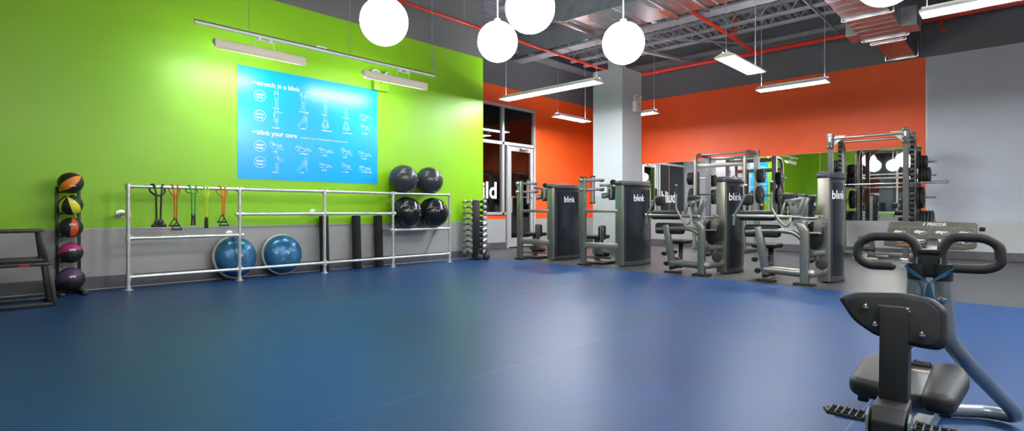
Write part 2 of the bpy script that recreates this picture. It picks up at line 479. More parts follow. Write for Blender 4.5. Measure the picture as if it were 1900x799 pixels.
# baseboards
BH = 0.17
def base(name, c, s):
    o = struct(name, MB().box(c, s, bev=0.004), M['baseboard']); return o
base('baseboard_green', ((XL + XC) / 2, YG - 0.006, BH / 2), (XC - XL, 0.012, BH))
base('baseboard_return', (XC + 0.006, (YG + YR) / 2, BH / 2), (0.012, YR - YG, BH))
base('baseboard_recess', ((XC + 10.52) / 2, YR - 0.006, BH / 2), (10.52 - XC, 0.012, BH))
base('baseboard_recess', ((11.75 + XB) / 2, YR - 0.006, BH / 2), (XB - 11.75, 0.012, BH))
base('baseboard_back', (XB - 0.006, (YF + YR) / 2, BH / 2), (0.012, YR - YF, BH))
# thin reveal lines where wainscot meets paint, and the caulk line at the floor
struct('trim_1', MB().box(((XL + XC) / 2, YG - 0.003, ZW), (XC - XL, 0.006, 0.008)), M['alum'])
struct('trim_2', MB().box(((XL + XC) / 2, YG - 0.018, 0.010), (XC - XL, 0.008, 0.008)), M['floor_light'])
struct('trim_3', MB().box((XB - 0.003, 1.58, (ZW + ZP) / 2), (0.008, 0.02, ZP - ZW)), M['alum'])
struct('trim_4', MB().box((XB - 0.003, (YF + 1.58) / 2, ZW), (0.006, 1.58 - YF, 0.008)), M['alum'])
struct('trim_5', MB().box((XC + 0.003, YG - 0.0, ZC / 2), (0.008, 0.012, ZC)), M['green_wall'])

# ------------------------------------------------------------------ column
cx0, cx1, cy0, cy1 = 10.72, 11.56, 6.67, 7.47
col = struct('column', MB().box(((cx0 + cx1) / 2, (cy0 + cy1) / 2, ZP / 2), (cx1 - cx0, cy1 - cy0, ZP), bev=0.004), M['column'])
struct('column', MB().box((11.13, 7.07, (ZP + ZC + 0.1) / 2), (0.3, 0.3, ZC + 0.1 - ZP)), M['column'])
struct('trim_6', MB().box(((cx0 + cx1) / 2, (cy0 + cy1) / 2, 0.09), (cx1 - cx0 + .024, cy1 - cy0 + .024, .17)), M['baseboard'])
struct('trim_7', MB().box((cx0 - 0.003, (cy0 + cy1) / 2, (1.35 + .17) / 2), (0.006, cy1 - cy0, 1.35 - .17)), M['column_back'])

# ------------------------------------------------------------------ glazed opening in the recess
win = thing('window_1', None, None); win['kind'] = 'structure'
yf = YR + 0.02
def hbar(mb, x0, x1, z, h, d=0.12): mb.box(((x0 + x1) / 2, yf, z), (x1 - x0, d, h), bev=0.003)
def vbar(mb, x, z0, z1, wd, d=0.12): mb.box((x, yf, (z0 + z1) / 2), (wd, d, z1 - z0), bev=0.003)
f = MB()
hbar(f, XC, 11.70, 3.79, 0.07); hbar(f, XC, 11.70, 2.80, 0.08); hbar(f, XC, 10.52, 0.935, 0.07)
vbar(f, 8.25, 0.9, 3.82, 0.07); vbar(f, 10.40, 0.9, 3.82, 0.08); vbar(f, 11.67, 0.0, 3.82, 0.07); vbar(f, 10.58, 0.0, 2.80, 0.06)
f.build('window_frame', M['alum'], win, smooth=False)
MB().box((9.32, yf, 1.87), (2.1, 0.012, 1.82)).build('pane', M['glass'], win, smooth=False)
MB().box((9.32, yf, 3.3), (2.1, 0.012, 0.95)).build('pane', M['glass'], win, smooth=False)
MB().box((11.04, yf, 3.3), (1.2, 0.012, 0.95)).build('pane', M['glass'], win, smooth=False)
MB().box((10.49, yf, 1.87), (0.12, 0.012, 1.82)).build('pane', M['glass'], win, smooth=False)
t = text_mb(MB(), 'build', 0.60, (8.50, yf - 0.012, 1.335), (1, 0, 0), (0, 0, 1), bold=0.025)
k = 10.19 - max(v.x for v in t.v)
for v in t.v: v.x += k
t.build('lettering', M['letter'], win, smooth=False)
door = thing('door_1', None, None); door['kind'] = 'structure'
d = MB()
dx0, dx1, dz0, dz1 = 10.63, 11.62, 0.03, 2.74
for x in (dx0 + .05, dx1 - .05): d.box((x, yf - .01, (dz0 + dz1) / 2), (0.10, 0.05, dz1 - dz0), bev=.003)
d.box(((dx0 + dx1) / 2, yf - .01, dz1 - .06), (dx1 - dx0 - .2, 0.05, .12)); d.box(((dx0 + dx1) / 2, yf - .01, dz0 + .12), (dx1 - dx0 - .2, 0.05, .24))
d.build('door_leaf', M['alum'], door, smooth=False)
MB().box(((dx0 + dx1) / 2, yf, 1.45), (dx1 - dx0 - .19, 0.012, 2.4)).build('pane', M['glass'], door, smooth=False)
MB().tube(fillet([(dx0 + .05, yf - .03, 1.35), (dx0 + .05, yf - .10, 1.35), (dx0 + .05, yf - .10, 0.95), (dx0 + .05, yf - .03, 0.95)], .03), .014, 8).build('door_handle', M['chrome'], door)
MB().box(((dx0 + dx1) / 2, yf - .06, 1.38), (dx1 - dx0 - .1, .03, .04), bev=.008).build('push_bar', M['chrome'], door)
c = MB().box((11.2, yf - .08, 2.68), (.28, .06, .06), bev=.01); c.bar((11.3, yf - .1, 2.66), (10.95, yf - .22, 2.66), .02, .01); c.bar((10.95, yf - .22, 2.66), (11.1, yf - .05, 2.72), .02, .01)
c.build('door_closer', M['silver'], door)
struct('wall_outside', MB().box((10.5, YR + 2.4, 2.9), (9, .1, 6)), mat('night outside', (0.012, 0.014, 0.022), 0.8, var=0.3, vscale=2))
struct('floor', MB().box((10.5, YR + 1.3, -.05), (9, 2.2, .1)), mat('pavement', (0.05, 0.05, 0.05), 0.8, var=0.3))

# ------------------------------------------------------------------ mirrors on the back wall
for k, (a, b) in enumerate(((1.66, 3.62), (3.63, 5.58), (5.59, 7.54), (7.55, 9.1))):
    g = thing('wall_mirror', ['frameless gym mirror at the grey wall end behind the power rack', 'frameless gym mirror panel between the two racks',
              'frameless gym mirror panel behind the open half rack', 'frameless gym mirror panel partly behind the square column'][k], 'mirror', (XB, (a + b) / 2, 0.775), 0, 'wall mirrors')
    MB().box((-0.007, 0, 0.81), (0.006, b - a, 1.62)).build('mirror_glass', M['mirror'], g, smooth=False)
    MB().box((-0.002, 0, 0.81), (0.004, b - a + .004, 1.63)).build('backing', M['alum'], g, smooth=False)
    MB().box((-0.008, 0, -0.004), (0.014, b - a, 0.012)).build('mirror_channel', M['alum'], g, smooth=False)
# ------------------------------------------------------------------ beams, joists, pipes, ducts
b = MB()
b.box((10.98, 4.0, ZC - 0.25), (0.03, 12.3, 0.5)); b.box((10.98, 4.0, 5.06), (0.36, 12.3, 0.03)); b.box((10.98, 4.0, ZC - 0.02), (0.26, 12.3, 0.03))
tag(b.build('roof_beam', M['steel_paint'], smooth=False), 'deep grey steel roof beam running over the square column', 'beam')
b = MB(); b.box((12.9, YR - 0.12, 5.28), (3.4, 0.2, 0.12)); b.box((9.5, YR - 0.12, 5.28), (2.6, 0.2, 0.12))
tag(b.build('ledger_beam', M['steel_paint'], smooth=False), 'grey steel ledger along the recessed orange wall at the roof', 'beam')
b = MB(); b.box((XB - 0.09, 3.0, 5.28), (0.16, 13.5, 0.1))
tag(b.build('ledger_beam', M['steel_paint'], smooth=False), 'grey steel ledger along the back wall above the red pipe', 'beam')

def joist(X, y0, y1, zt, zb, label):
    j = thing('bar_joist', label, 'joist', (X, (y0 + y1) / 2, zb), 0, 'open web roof joists')
    o = Vector((X, (y0 + y1) / 2, zb))
    c = MB()
    for s in (-.035, .035):
        c.bar((X + s, y0, zt), (X + s, y1, zt), .05, .05)
        c.bar((X + s, y0 + .6, zb), (X + s, y1 - .6, zb), .045, .045)
    c.build('chord', M['steel_paint'], j, o, smooth=False)
    n = int((y1 - y0 - 1.2) / .62)
    wb = MB()
    ya = y0 + .6; st = (y1 - y0 - 1.2) / n
    for k in range(n):
        p, q = ya + k * st, ya + (k + .5) * st
        wb.tube([(X, p, zb), (X, q, zt)], .014, 6); wb.tube([(X, q, zt), (X, p + st, zb)], .014, 6)
    wb.build('web', M['steel_paint'], j, o)
for X, l in ((13.05, 'grey open web roof joist nearest the back wall'), (12.42, 'grey open web roof joist just beyond the roof beam'),
             (8.08, 'grey open web roof joist beside the wide duct'), (7.3, 'grey open web roof joist over the end of the green wall'), (5.6, 'grey open web roof joist above the globe lamps')):
    joist(X, -4.0, 10.0 if X > 8.3 else 8.55, ZC - .04, 5.2, l)
# bridging and bracing angles
for k, (p, q, l) in enumerate((((11.2, 6.9, 5.10), (14.5, 4.6, 5.14), 'thin grey diagonal brace from column beam to back wall'),
                            ((11.2, 7.4, 5.05), (14.5, 6.7, 5.10), 'flat grey brace plate rising behind the column'),
                            ((11.2, 5.6, 5.14), (14.5, 5.6, 5.14), 'thin grey bridging angle between joists near the column'),
                            ((11.2, 3.2, 5.14), (14.5, 3.2, 5.14), 'thin grey bridging angle between joists near the slot duct'))):
    o = MB().bar(p, q, (.03, .12, .03, .03)[k], (.03, .05, .03, .03)[k]).build('steel_brace', M['steel_paint'], smooth=False)
    tag(o, l, 'brace')

# sprinkler pipes
def coupling(mb, c, ax, r): 
    c = Vector(c); a = Vector(ax) * .035; mb.cyl(c - a, c + a, r * 1.3, 14)
p = thing('sprinkler_pipe', 'thick red sprinkler main running along the back wall', 'pipe', (13.95, 3, 4.9))
o = Vector((13.95, 3, 4.9)); m = MB().cyl((13.95, 9.9, 4.9), (13.95, -4.8, 4.9), .055, 16); m.build('main', M['red_pipe'], p, o)
m = MB()
for y in (7.5, 4.86, 2.9, 1.2, -1.5): coupling(m, (13.95, y, 4.9), (0, 1, 0), .055)
m.build('coupling', M['red_pipe'], p, o)
MB().tube(fillet([(13.95, 1.25, 4.9), (13.95, 1.25, 4.62), (14.05, 1.18, 4.62)], .05), .025, 8).build('sprinkler_drop', M['red_pipe'], p, o)
p = thing('sprinkler_pipe', 'red sprinkler branch pipe joining the main above the short pendant lamp', 'pipe', (12, 4.86, 4.9))
o = Vector((12, 4.86, 4.9)); MB().cyl((9.83, 4.86, 4.97), (13.9, 4.86, 4.9), .04, 12).build('branch', M['red_pipe'], p, o)
MB().tube([(12.6, 4.86, 4.93), (12.6, 4.86, 5.5)], .03, 8).build('riser', M['red_pipe'], p, o)
m = MB(); coupling(m, (12.6, 4.86, 4.92), (1, 0, 0), .04); m.build('coupling', M['red_pipe'], p, o)
p = thing('sprinkler_pipe', 'red sprinkler pipe running above the green wall past the globe lamps', 'pipe', (6, 8.42, 4.86))
o = Vector((6, 8.42, 4.86)); MB().cyl((-2, 8.42, 4.86), (13.9, 8.42, 4.86), .032, 12).build('run', M['red_pipe'], p, o)
MB().tube([(8.82, 8.42, 4.86), (8.82, 8.42, 5.5)], .022, 8).build('riser', M['red_pipe'], p, o)
m = MB()
for x in (5.0, 7.9, 8.82, 11.6): coupling(m, (x, 8.42, 4.86), (1, 0, 0), .032)
m.build('coupling', M['red_pipe'], p, o)
m = MB()
for x in (6.3, 7.5, 10.2): m.tube([(x, 8.42, 4.86), (x, 8.42, ZC)], .006, 6)
m.build('hanger_rod', M['steel_paint'], p, o)

def hollow_box(mb, c, s, t=.01, open_axis=0):
    """four sheet-metal sides around an open axis"""
    x, y, z = c; sx, sy, sz = s
    mb.box((x, y, z - sz / 2), (sx, sy, t)); mb.box((x, y, z + sz / 2), (sx, sy, t))
    if open_axis == 0:
        mb.box((x, y - sy / 2, z), (sx, t, sz)); mb.box((x, y + sy / 2, z), (sx, t, sz))
    else:
        mb.box((x - sx / 2, y, z), (t, sy, sz)); mb.box((x + sx / 2, y, z), (t, sy, sz))

# wide duct over the column side, running along Y
d1 = thing('air_duct', 'wide galvanised air duct hung above the square column', 'duct', (9.2, 3.2, 4.75))
o = Vector((9.2, 3.2, 4.75))
m = MB().box((9.22, 1.3, 5.02), (1.16, 8.5, .54), bev=.004)
m.build('duct_body', M['galv'], d1, o, smooth=False)
m = MB().prism([(8.66, 5.55), (9.8, 5.55), (9.5, 6.7), (8.64, 6.7)], (0, 0, 4.77), (1, 0, 0), (0, 1, 0), (0, 0, .5))
m.build('taper', M['galv'], d1, o, smooth=False)
m = MB().prism([(0, 0), (.35, .1), (.38, .54), (0, .54)], (8.64, 6.7, 4.77), (0, 1, 0), (0, 0, 1), (.88, 0, 0))
m.build('duct_end', M['galv'], d1, o, smooth=False)
for y in (6.7, 5.55, 5.0, 4.1, 3.0):
    MB().box((9.2, y, 4.745), (1.24 if y < 6 else .95, .05, .045), bev=.008).build('flange', M['galv_bright'], d1, o)
m = MB()
for y in (6.3, 5.9, 4.6, 3.6, 2.4): m.box((9.22, y, 4.7475), (1.1 if y < 5.6 else .8, .006, .006))
m.build('crease', M['steel_paint'], d1, o)
for y in (6.7, 4.95, 4.35):
    m = MB()
    for x in (8.56, 9.86): m.tube([(x, y - .05, 4.70), (x, y - .05, ZC)], .006, 6)
    m.box((9.2, y - .05, 4.70), (1.35, .05, .04), bev=.004)
    m.build('trapeze_hanger', M['galv_bright'], d1, o)
# strut channels beside the duct
for k, y in enumerate((5.05, 4.45)):
    pass

# slot duct running along X into the back wall
d2 = thing('air_duct', 'galvanised air duct reflecting the orange wall and entering it', 'duct', (12, 2.0, 4.35))
o = Vector((12, 2.0, 4.35))
MB().box((9.9, 2.02, 4.51), (5.6, .68, .31), bev=.003).build('duct_body', M['galv'], d2, o, smooth=False)
MB().prism([(12.70, 1.68), (12.70, 2.36), (13.0, 2.25), (13.0, 1.77)], (0, 0, 4.355), (1, 0, 0), (0, 1, 0), (0, 0, .30)).build('taper', M['galv'], d2, o, smooth=False)
MB().box((13.8, 2.0, 4.50), (1.68, .48, .30), bev=.003).build('duct_neck', M['galv'], d2, o, smooth=False)
for x, wd in ((7.9, .76), (9.5, .76), (11.05, .76), (12.68, .76), (13.0, .58), (14.6, .58)):
    m = MB()
    m.box((x, 2.01, 4.345), (.06, wd, .05), bev=.012); m.box((x + .05, 2.01, 4.345), (.03, wd * .97, .035), bev=.01)
    for s in (-1, 1): m.box((x, 2.01 + s * wd / 2, 4.5), (.06, .03, .34), bev=.008)
    m.build('flange', M['galv_bright'], d2, o)
m = MB()
for k in range(18): m.box((7.6 + k * .29, 2.02, 4.352), (.008, .66, .006))
m.build('crease', M['steel_paint'], d2, o)
for s, yc, wd in ((1, 2.455, .19), (-1, 1.56, .24)):
    m = MB(); hollow_box(m, (12.35, yc, 4.52), (.52, wd, .33), .012, 1); m.build('side_outlet', M['galv'], d2, o, smooth=False)
m = MB()
for x in (11.35, 12.75, 14.3):
    for s in (-.38, .38): m.tube([(x, 2.01 + s, 4.34), (x, 2.01 + s, ZC)], .005, 6)
m.build('hanger_rod', M['galv_bright'], d2, o)

# ------------------------------------------------------------------ lamps
def globe(x, y, z, label, group='round globe pendant lamps', r=.23):
    g = thing('globe_lamp', label, 'lamp', (x, y, z), 0, group)
    MB().sphere((0, 0, 0), r, 40, 24).build('globe', M['lamp_glow'], g)
    MB().lathe([(.035, r - .012), (.035, r + .03), (.012, r + .045)]).build('cap', M['white'], g)
    MB().tube([(0, 0, r + .03), (0, 0, ZC - z)], .008, 8).build('stem', M['white'], g)
    MB().lathe([(.07, ZC - z - .03), (.07, ZC - z - .001)]).build('canopy', M['white'], g)
    return g
globe(3.01, 4.54, 2.835, 'glowing white globe lamp hung in front of the red pipe and green wall')
globe(4.48, 4.45, 2.95, 'smaller looking glowing globe lamp hung at the end of the green wall')
globe(3.81, 3.36, 2.88, 'glowing globe lamp overlapping its neighbour by the wide duct')
globe(5.26, 3.26, 2.858, 'glowing globe lamp hung in front of the square column top')
g5 = globe(5.39, .844, 2.92, 'globe lamp cut by the top edge beside the slot duct')
for x, y, w_ in ((1.0, 4.2, 'nearest the green wall'), (1.9, 2.2, 'over the middle of the blue floor'), (0.4, .8, 'closest to the rear window'), (4.9, -.8, 'over the front of the room')):  # extra globes added behind the camera to soften the room light
    globe(x, y, 2.95, 'globe lamp added behind the camera for soft light, ' + w_, 'globe lamps added behind the photographer')

def pendant(x, y, z, L, along_y, label, n=1, group='linear fluorescent pendant lamps', tops=(0, 0)):
    p = thing('pendant_light', label, 'lamp', (x, y, z), PI / 2 if along_y else 0, group)
    hs = MB()
    hs.prism([(-.165, 0), (-.165, .012), (-.06, .062), (.06, .062), (.165, .012), (.165, 0), (.15, -.004), (.055, .048), (.018, .048), (.018, .004), (-.018, .004), (-.018, .048), (-.055, .048), (-.15, -.004)],
             (-L / 2, 0, 0), (0, 1, 0), (0, 0, 1), (L, 0, 0))
    hs.build('housing', M['white'], p, smooth=False)
    for s in (-1, 1): MB().prism([(-.166, -.006), (-.166, .014), (-.06, .064), (.06, .064), (.166, .014), (.166, -.006)], (s * L / 2 - .004, 0, 0), (0, 1, 0), (0, 0, 1), (.008, 0, 0)).build('end_plate', M['cream'], p, smooth=False)
    for s in (-1, 1):
        for k in range(n):
            l = L / n; c = -L / 2 + l * (k + .5)
            MB().cyl((c - l / 2 + .03, s * .072, .018), (c + l / 2 - .03, s * .072, .018), .022, 12).build('tube_lamp', M['tube_glow'], p)
    MB().box((0, 0, .066), (L - .1, .07, .004)).build('added_uplight', M['added_up_glow'], p, smooth=False)  # unseen glowing top strip, added to lift the orange wall and roof
    for s in (-1, 1): MB().box((0, s * .045, .075), (L - .02, .006, .03)).build('added_uplight_lip', M['white'], p, smooth=False)  # lips added to keep the strip's glow out of side views
    dots = MB()
    k = int(L / .035)
    for i in range(k):
        for r_, (yy, zz) in enumerate(((.095, .016), (.128, .0015))):
            for s in (-1, 1):
                dots.box((-L / 2 + .03 + i * .035 + r_ * .017, s * yy, zz + .004), (.013, .012, .006), rot=(s * .45, 0, 0))
    dots.build('perforation', M['steel_paint'], p, smooth=False)
    for s, tp in zip((-1, 1), tops):
        zt = (tp or ZC) - z
        MB().tube([(s * (L / 2 - .06), 0, .06), (s * (L / 2 - .06), 0, zt)], .005, 6).build('hanging_cable', M['steel_paint'], p)
        MB().lathe([(.02, zt - .10), (.075, zt - .09), (.075, zt - .07), (.03, zt - .05), (.03, zt - .002)], (s * (L / 2 - .06), 0, 0)).build('canopy', M['white'], p)
    return p
pendant(8.52, 7.03, 3.4, 2.47, True, 'long double fluorescent pendant lamp between green wall and column', 2, tops=(0, 0))
pendant(11.5, 8.68, 3.4, 1.3, False, 'short fluorescent pendant lamp low by the orange recess wall', tops=(5.045, 0))
pendant(9.02, 3.38, 3.36, 1.36, False, 'short fluorescent pendant lamp under the red branch pipe seen end on', tops=(4.72, 4.72))
pendant(11.39, 3.31, 3.4, 1.25, True, 'fluorescent pendant lamp hung against the middle of the orange wall')
pendant(8.35, -.28, 3.4, 2.47, True, 'long perforated fluorescent pendant lamp at the upper right by grey wall', 2)
pendant(12.15, 7.25, 3.4, 1.3, True, 'fluorescent pendant lamp peeping out behind the column', 1)
for x, y, w_ in ((5.0, -2.4, 'middle one'), (1.2, -2.0, 'closest to the rear window'), (6.6, -3.4, 'farthest from the rear window')):  # extra pendants added out of frame as fill light
    pendant(x, y, 3.4, 2.47, True, 'fluorescent pendant lamp added for soft light by the dark red front wall, ' + w_, 2, 'pendant lamps added outside the picture')

# track with two wall washers
YT, ZT = 7.6, 3.37
tr = thing('track_light', 'white ceiling-hung light track with two wall washers by the green wall', 'lamp', (4.2, YT, ZT))
o = Vector((4.2, YT, ZT))
MB().box((4.17, YT, ZT), (3.82, .035, .035), bev=.003).build('track', M['white'], tr, o, smooth=False)
MB().box((4.17, YT, ZT + .024), (3.82, .04, .014)).build('track_cover', M['frame_dark'], tr, o, smooth=False)
for x in (2.92, 4.42, 6.02):
    MB().tube([(x, YT, ZT), (x, YT, ZC)], .005, 6).build('suspension_cable', M['steel_paint'], tr, o)
MB().tube(fillet([(6.02, YT, ZT + .45), (6.07, YT, ZT + .28), (6.1, YT, ZT)], .1), .006, 6).build('feed_cable', M['steel_paint'], tr, o)
MB().box((3.95, YT, ZT + .045), (.16, .04, .03), bev=.004).build('joiner', M['white'], tr, o)
def washer(xa, xb, hx):
    z0 = ZT - .20; yc = YT + .05
    prof = [(-.055, -.05), (-.06, .035), (-.045, .055), (.05, .055), (.06, .03), (-.03, -.05)]
    h = MB().prism(prof, (xa, yc, z0), (0, 1, 0), (0, 0, 1), (xb - xa, 0, 0), bev=.003)
    hb = h.build('washer_housing', M['cream'], tr, o)
    g = MB().prism([(-.035, -.052), (.062, .022), (.068, .018), (-.028, -.058)], (xa + .03, yc, z0), (0, 1, 0), (0, 0, 1), (xb - xa - .06, 0, 0))
    g.build('washer_lamp', M['wash_glow'], tr, o, smooth=False)
    t = MB(); n = int((xb - xa - .06) / .03)
    for k in range(n):
        t.box((xa + .045 + k * .03, yc + .01, z0 - .043), (.006, .09, .02)); t.box((xa + .045 + k * .03, yc - .055, z0 - .076), (.014, .006, .014))
    t.box(((xa + xb) / 2, yc - .055, z0 - .055), (xb - xa - .02, .006, .035))
    t.build('louvre', M['cream'], tr, o, smooth=False)
    a = MB()
    for s in (-.075, .075): a.box((hx + s, YT, ZT - .035), (.05, .04, .05), bev=.004)
    a.box((hx, YT, ZT - .055), (.24, .025, .012))
    a.build('adapter', M['white'], tr, o)
    br = MB().tube(fillet([(hx - .13, yc, z0 + .06), (hx - .12, YT, ZT - .06), (hx + .12, YT, ZT - .06), (hx + .15, yc, z0 + .06)], .02), .006, 6)
    br.build('bracket', M['white'], tr, o)
washer(2.50, 3.72, 3.13); washer(4.68, 5.92, 5.42)

# emergency light units
def emergency(x, y, z, wd, ht, m_, label):
    e = thing('emergency_light', label, 'emergency light', (x, y, z))
    MB().box((0, -.05, 0), (wd, .1, ht), bev=.012).build('battery_box', m_, e)
    MB().lathe([(.012, 0), (.012, .006), (.002, .008)], (-.02, -.101, .03), (0, -1, 0), 12).build('indicator', M['black'], e)
    for s in (-1, 1):
        hd = MB().lathe([(.03, 0), (.075, .04), (.085, .075), (.078, .08)], (s * wd * .33, -.03, ht / 2 + .075), (s * .35, -.9, -.15), 20).build('lamp_head', M['white'], e)
        MB().lathe([(.07, .078), (.05, .088), (.002, .092)], (s * wd * .33, -.03, ht / 2 + .075), (s * .35, -.9, -.15), 20).build('lens', M['lens'], hd)
    return e
emergency(5.585, YG, 3.28, .30, .22, M['green_paint'], 'green painted emergency light on the green wall above the poster corner')
emergency(11.27, cy0, 3.42, .24, .25, M['white'], 'white twin head emergency light on the square column')

# ------------------------------------------------------------------ poster
ps = thing('wall_poster', 'large blue stretching instruction poster on the green wall', 'poster', (4.35, YG, 2.335))
o = Vector((4.35, YG, 2.335)); px0, px1, pz0, pz1 = 3.14, 5.56, 1.485, 3.19
MB().box((4.35, YG - .003, 2.3375), (px1 - px0, .005, pz1 - pz0)).build('poster_sheet', M['poster'], ps, o, smooth=False)
EXX, EZZ = (1, 0, 0), (0, 0, 1); yp = YG - .006
W_, H_ = px1 - px0, pz1 - pz0
def pp(u, v): return (px0 + u * W_, yp, pz1 - v * H_)      # u right, v down in 0..1
tx = MB(); yl = MB(); ln = MB()
text_mb(MB(), '\u2022\u2022stretch in a blink', .100, pp(.085, .152), EXX, EZZ, bold=.018).build('heading', M['letter'], ps, o, smooth=False)
text_mb(MB(), 'hold each stretch for 30 seconds', .036, pp(.435, .150), EXX, EZZ, bold=.01).build('yellow_lettering', M['yellow_print'], ps, o, smooth=False)
text_mb(MB(), '\u2022\u2022blink your core', .102, pp(.085, .595), EXX, EZZ, bold=.018).build('heading', M['letter'], ps, o, smooth=False)
text_mb(MB(), 'complete 2-4 sets of 10-20 repetitions for each core exercise', .034, pp(.40, .592), EXX, EZZ, bold=.01).build('yellow_lettering', M['yellow_print'], ps, o, smooth=False)
def ring(u, v, a, b_):
    c = Vector(pp(u, v)); r = .085; ln = MB(); tx = MB()
    ln.tube([c + Vector((math.cos(t) * r, 0, math.sin(t) * r)) for t in [2 * PI * k / 28 for k in range(28)]], .0035, 5, closed=True)
    text_mb(tx, a, .05, (c.x, yp, c.z + .008), EXX, EZZ, bold=.02, align='CENTER'); text_mb(tx, b_, .05, (c.x, yp, c.z - .042), EXX, EZZ, bold=.02, align='CENTER')
    ln.build('badge_ring', M['letter'], ps, o); tx.build('badge_lettering', M['letter'], ps, o, smooth=False)
rows = [.245, .425, .70, .845]
for v, a in zip(rows, ('upper', 'lower', 'upper', 'lower')): ring(.135, v, a, 'body')
def limb(p, q, w0, w1, ln=None):
    p = Vector(p); q = Vector(q); d_ = (q - p).normalized(); n = Vector((d_.z, 0, -d_.x))
    ln.tube([p + n * w0, q + n * w1, q + d_ * w1 * .6, q - n * w1, p - n * w0], .0022, 4)
POSES = {
 'stand': dict(h=(0, .34), n=(0, .28), p=(0, 0), hs=[(-.09, .14), (.02, .17)], el=[(-.07, .2), (.07, .19)], ft=[(-.04, -.36), (.05, -.36)], kn=[(-.03, -.18), (.04, -.18)]),
 'arms_up': dict(h=(0, .34), n=(0, .28), p=(0, 0), hs=[(-.12, .42), (.12, .42)], el=[(-.12, .26), (.12, .26)], ft=[(-.06, -.36), (.06, -.36)], kn=[(-.05, -.18), (.05, -.18)]),
 'side': dict(h=(-.02, .33), n=(0, .27), p=(0, 0), hs=[(.26, .24), (-.1, .02)], el=[(.13, .25), (-.12, .14)], ft=[(0, -.36), (-.12, -.12)], kn=[(0, -.18), (.06, -.16)]),
 'lunge': dict(h=(.14, .26), n=(.1, .2), p=(0, 0), hs=[(.16, -.02), (.02, .02)], el=[(.17, .1), (.05, .08)], ft=[(-.26, -.26), (.18, -.28)], kn=[(-.13, -.13), (.16, -.08)]),
 'sit': dict(h=(.0, .24), n=(0, .18), p=(.0, -.08), hs=[(.12, -.12), (-.12, -.12)], el=[(.12, .04), (-.12, .04)], ft=[(-.02, -.22), (.02, -.22)], kn=[(.17, -.12), (-.17, -.12)]),
 'lie': dict(h=(-.24, .03), n=(-.18, .02), p=(.02, -.02), hs=[(-.02, .06), (-.28, .1)], el=[(-.12, .1), (-.22, .12)], ft=[(.34, -.03), (.3, .0)], kn=[(.18, .0), (.16, .05)]),
 'crunch': dict(h=(-.18, .12), n=(-.14, .06), p=(.02, -.06), hs=[(-.2, .16), (.04, .1)], el=[(-.1, .14), (-.04, .12)], ft=[(.26, -.08), (.2, -.08)], kn=[(.16, .12), (.12, .1)]),
 'band': dict(h=(0, .32), n=(0, .26), p=(0, 0), hs=[(.28, .2), (.28, .1)], el=[(.14, .22), (.14, .1)], ft=[(-.03, -.34), (.06, -.34)], kn=[(-.02, -.17), (.05, -.17)]),
}
def figure(u, v, pose, cap, k=.36, dv=.075):
    ln = MB(); P_ = POSES[pose]; c = Vector(pp(u, v))
    q = lambda a: (c.x + a[0] * k, yp, c.z + a[1] * k)
    hc = Vector(q(P_['h'])); r = .034 * k / .36
    ln.tube([hc + Vector((math.cos(t) * r * .8, 0, math.sin(t) * r)) for t in [2 * PI * i / 12 for i in range(12)]], .0022, 4, closed=True)
    limb(q(P_['n']), q(P_['p']), .032, .024, ln)
    for i in (0, 1):
        limb(q(P_['n']), q(P_['el'][i]), .012, .010, ln); limb(q(P_['el'][i]), q(P_['hs'][i]), .010, .007, ln)
        limb(q(P_['p']), q(P_['kn'][i]), .018, .013, ln); limb(q(P_['kn'][i]), q(P_['ft'][i]), .013, .008, ln)
    ln.build('figure_drawing', M['outline'], ps, o)
    text_mb(MB(), cap, .035, (c.x - .07, yp, c.z - dv * H_), EXX, EZZ, bold=.02).build('caption', M['letter'], ps, o, smooth=False)
us = [.24, .42, .58, .74, .89]
for u, ps_, cp, dv in zip(us, ['stand', 'arms_up', 'stand', 'arms_up', 'lie'], ['1. chest', '2. shoulders', '3. back', '4. triceps', '5. back'], [.1, .1, .1, .1, .04]): figure(u, .245 + (.06 if cp[0] == '5' else 0), ps_, cp, dv=dv)
for u, ps_, cp, dv in zip(us, ['side', 'lunge', 'sit', 'sit', 'crunch'], ['6. quads', '7. calves', '8. hamstrings', '9. inner thigh', '10. glutes'], [.1, .08, .075, .075, .06]): figure(u, .425, ps_, cp, dv=dv)
for u, ps_, cp in zip(us, ['crunch', 'lie', 'lie', 'crunch', 'lie'], ['1. abs', '2. obliques', '3. back', '4. abs', '5. core']): figure(u, .70, ps_, cp, dv=.045, k=.42)
for u, ps_, cp, dv in zip(us, ['band', 'lunge', 'lie', 'crunch', 'lie'], ['6. legs', '7. legs', '8. hips', '9. glutes', '10. lower back'], [.09, .08, .045, .05, .04]): figure(u, .845, ps_, cp, dv=dv)

# ------------------------------------------------------------------ pipe rail along the green wall
YRL = 8.2
PX = [1.69, 3.02, 4.32, 5.62, 6.925]
rl = thing('pipe_rail', 'long silver pipe rail with five posts along the green wall', 'rail', (4.3, YRL, 0))
o = Vector((4.3, YRL, 0)); RT = .024
for i, x in enumerate(PX):
    MB().cyl((x, YRL, .01), (x, YRL, 1.31), RT, 16).build('post', M['rail'], rl, o)
    MB().lathe([(.055, 0.006), (.055, .014), (.032, .018), (.032, .06)], (x, YRL, 0), seg=20).build('floor_flange', M['rail'], rl, o)
def run(x0, x1, z, nm, y=YRL): MB().cyl((x0, y, z), (x1, y, z), RT * .95, 14).build(nm, M['rail'], rl, o)
run(PX[0], PX[4], 1.31, 'top_rail'); run(PX[0], PX[4], .168, 'bottom_rail')
run(PX[0], PX[1], .655, 'middle_rail'); run(PX[1], PX[3], .955, 'middle_rail'); run(PX[3], PX[4], .66, 'shelf_rail')
run(PX[3], PX[4], .66, 'shelf_rail', 8.42)
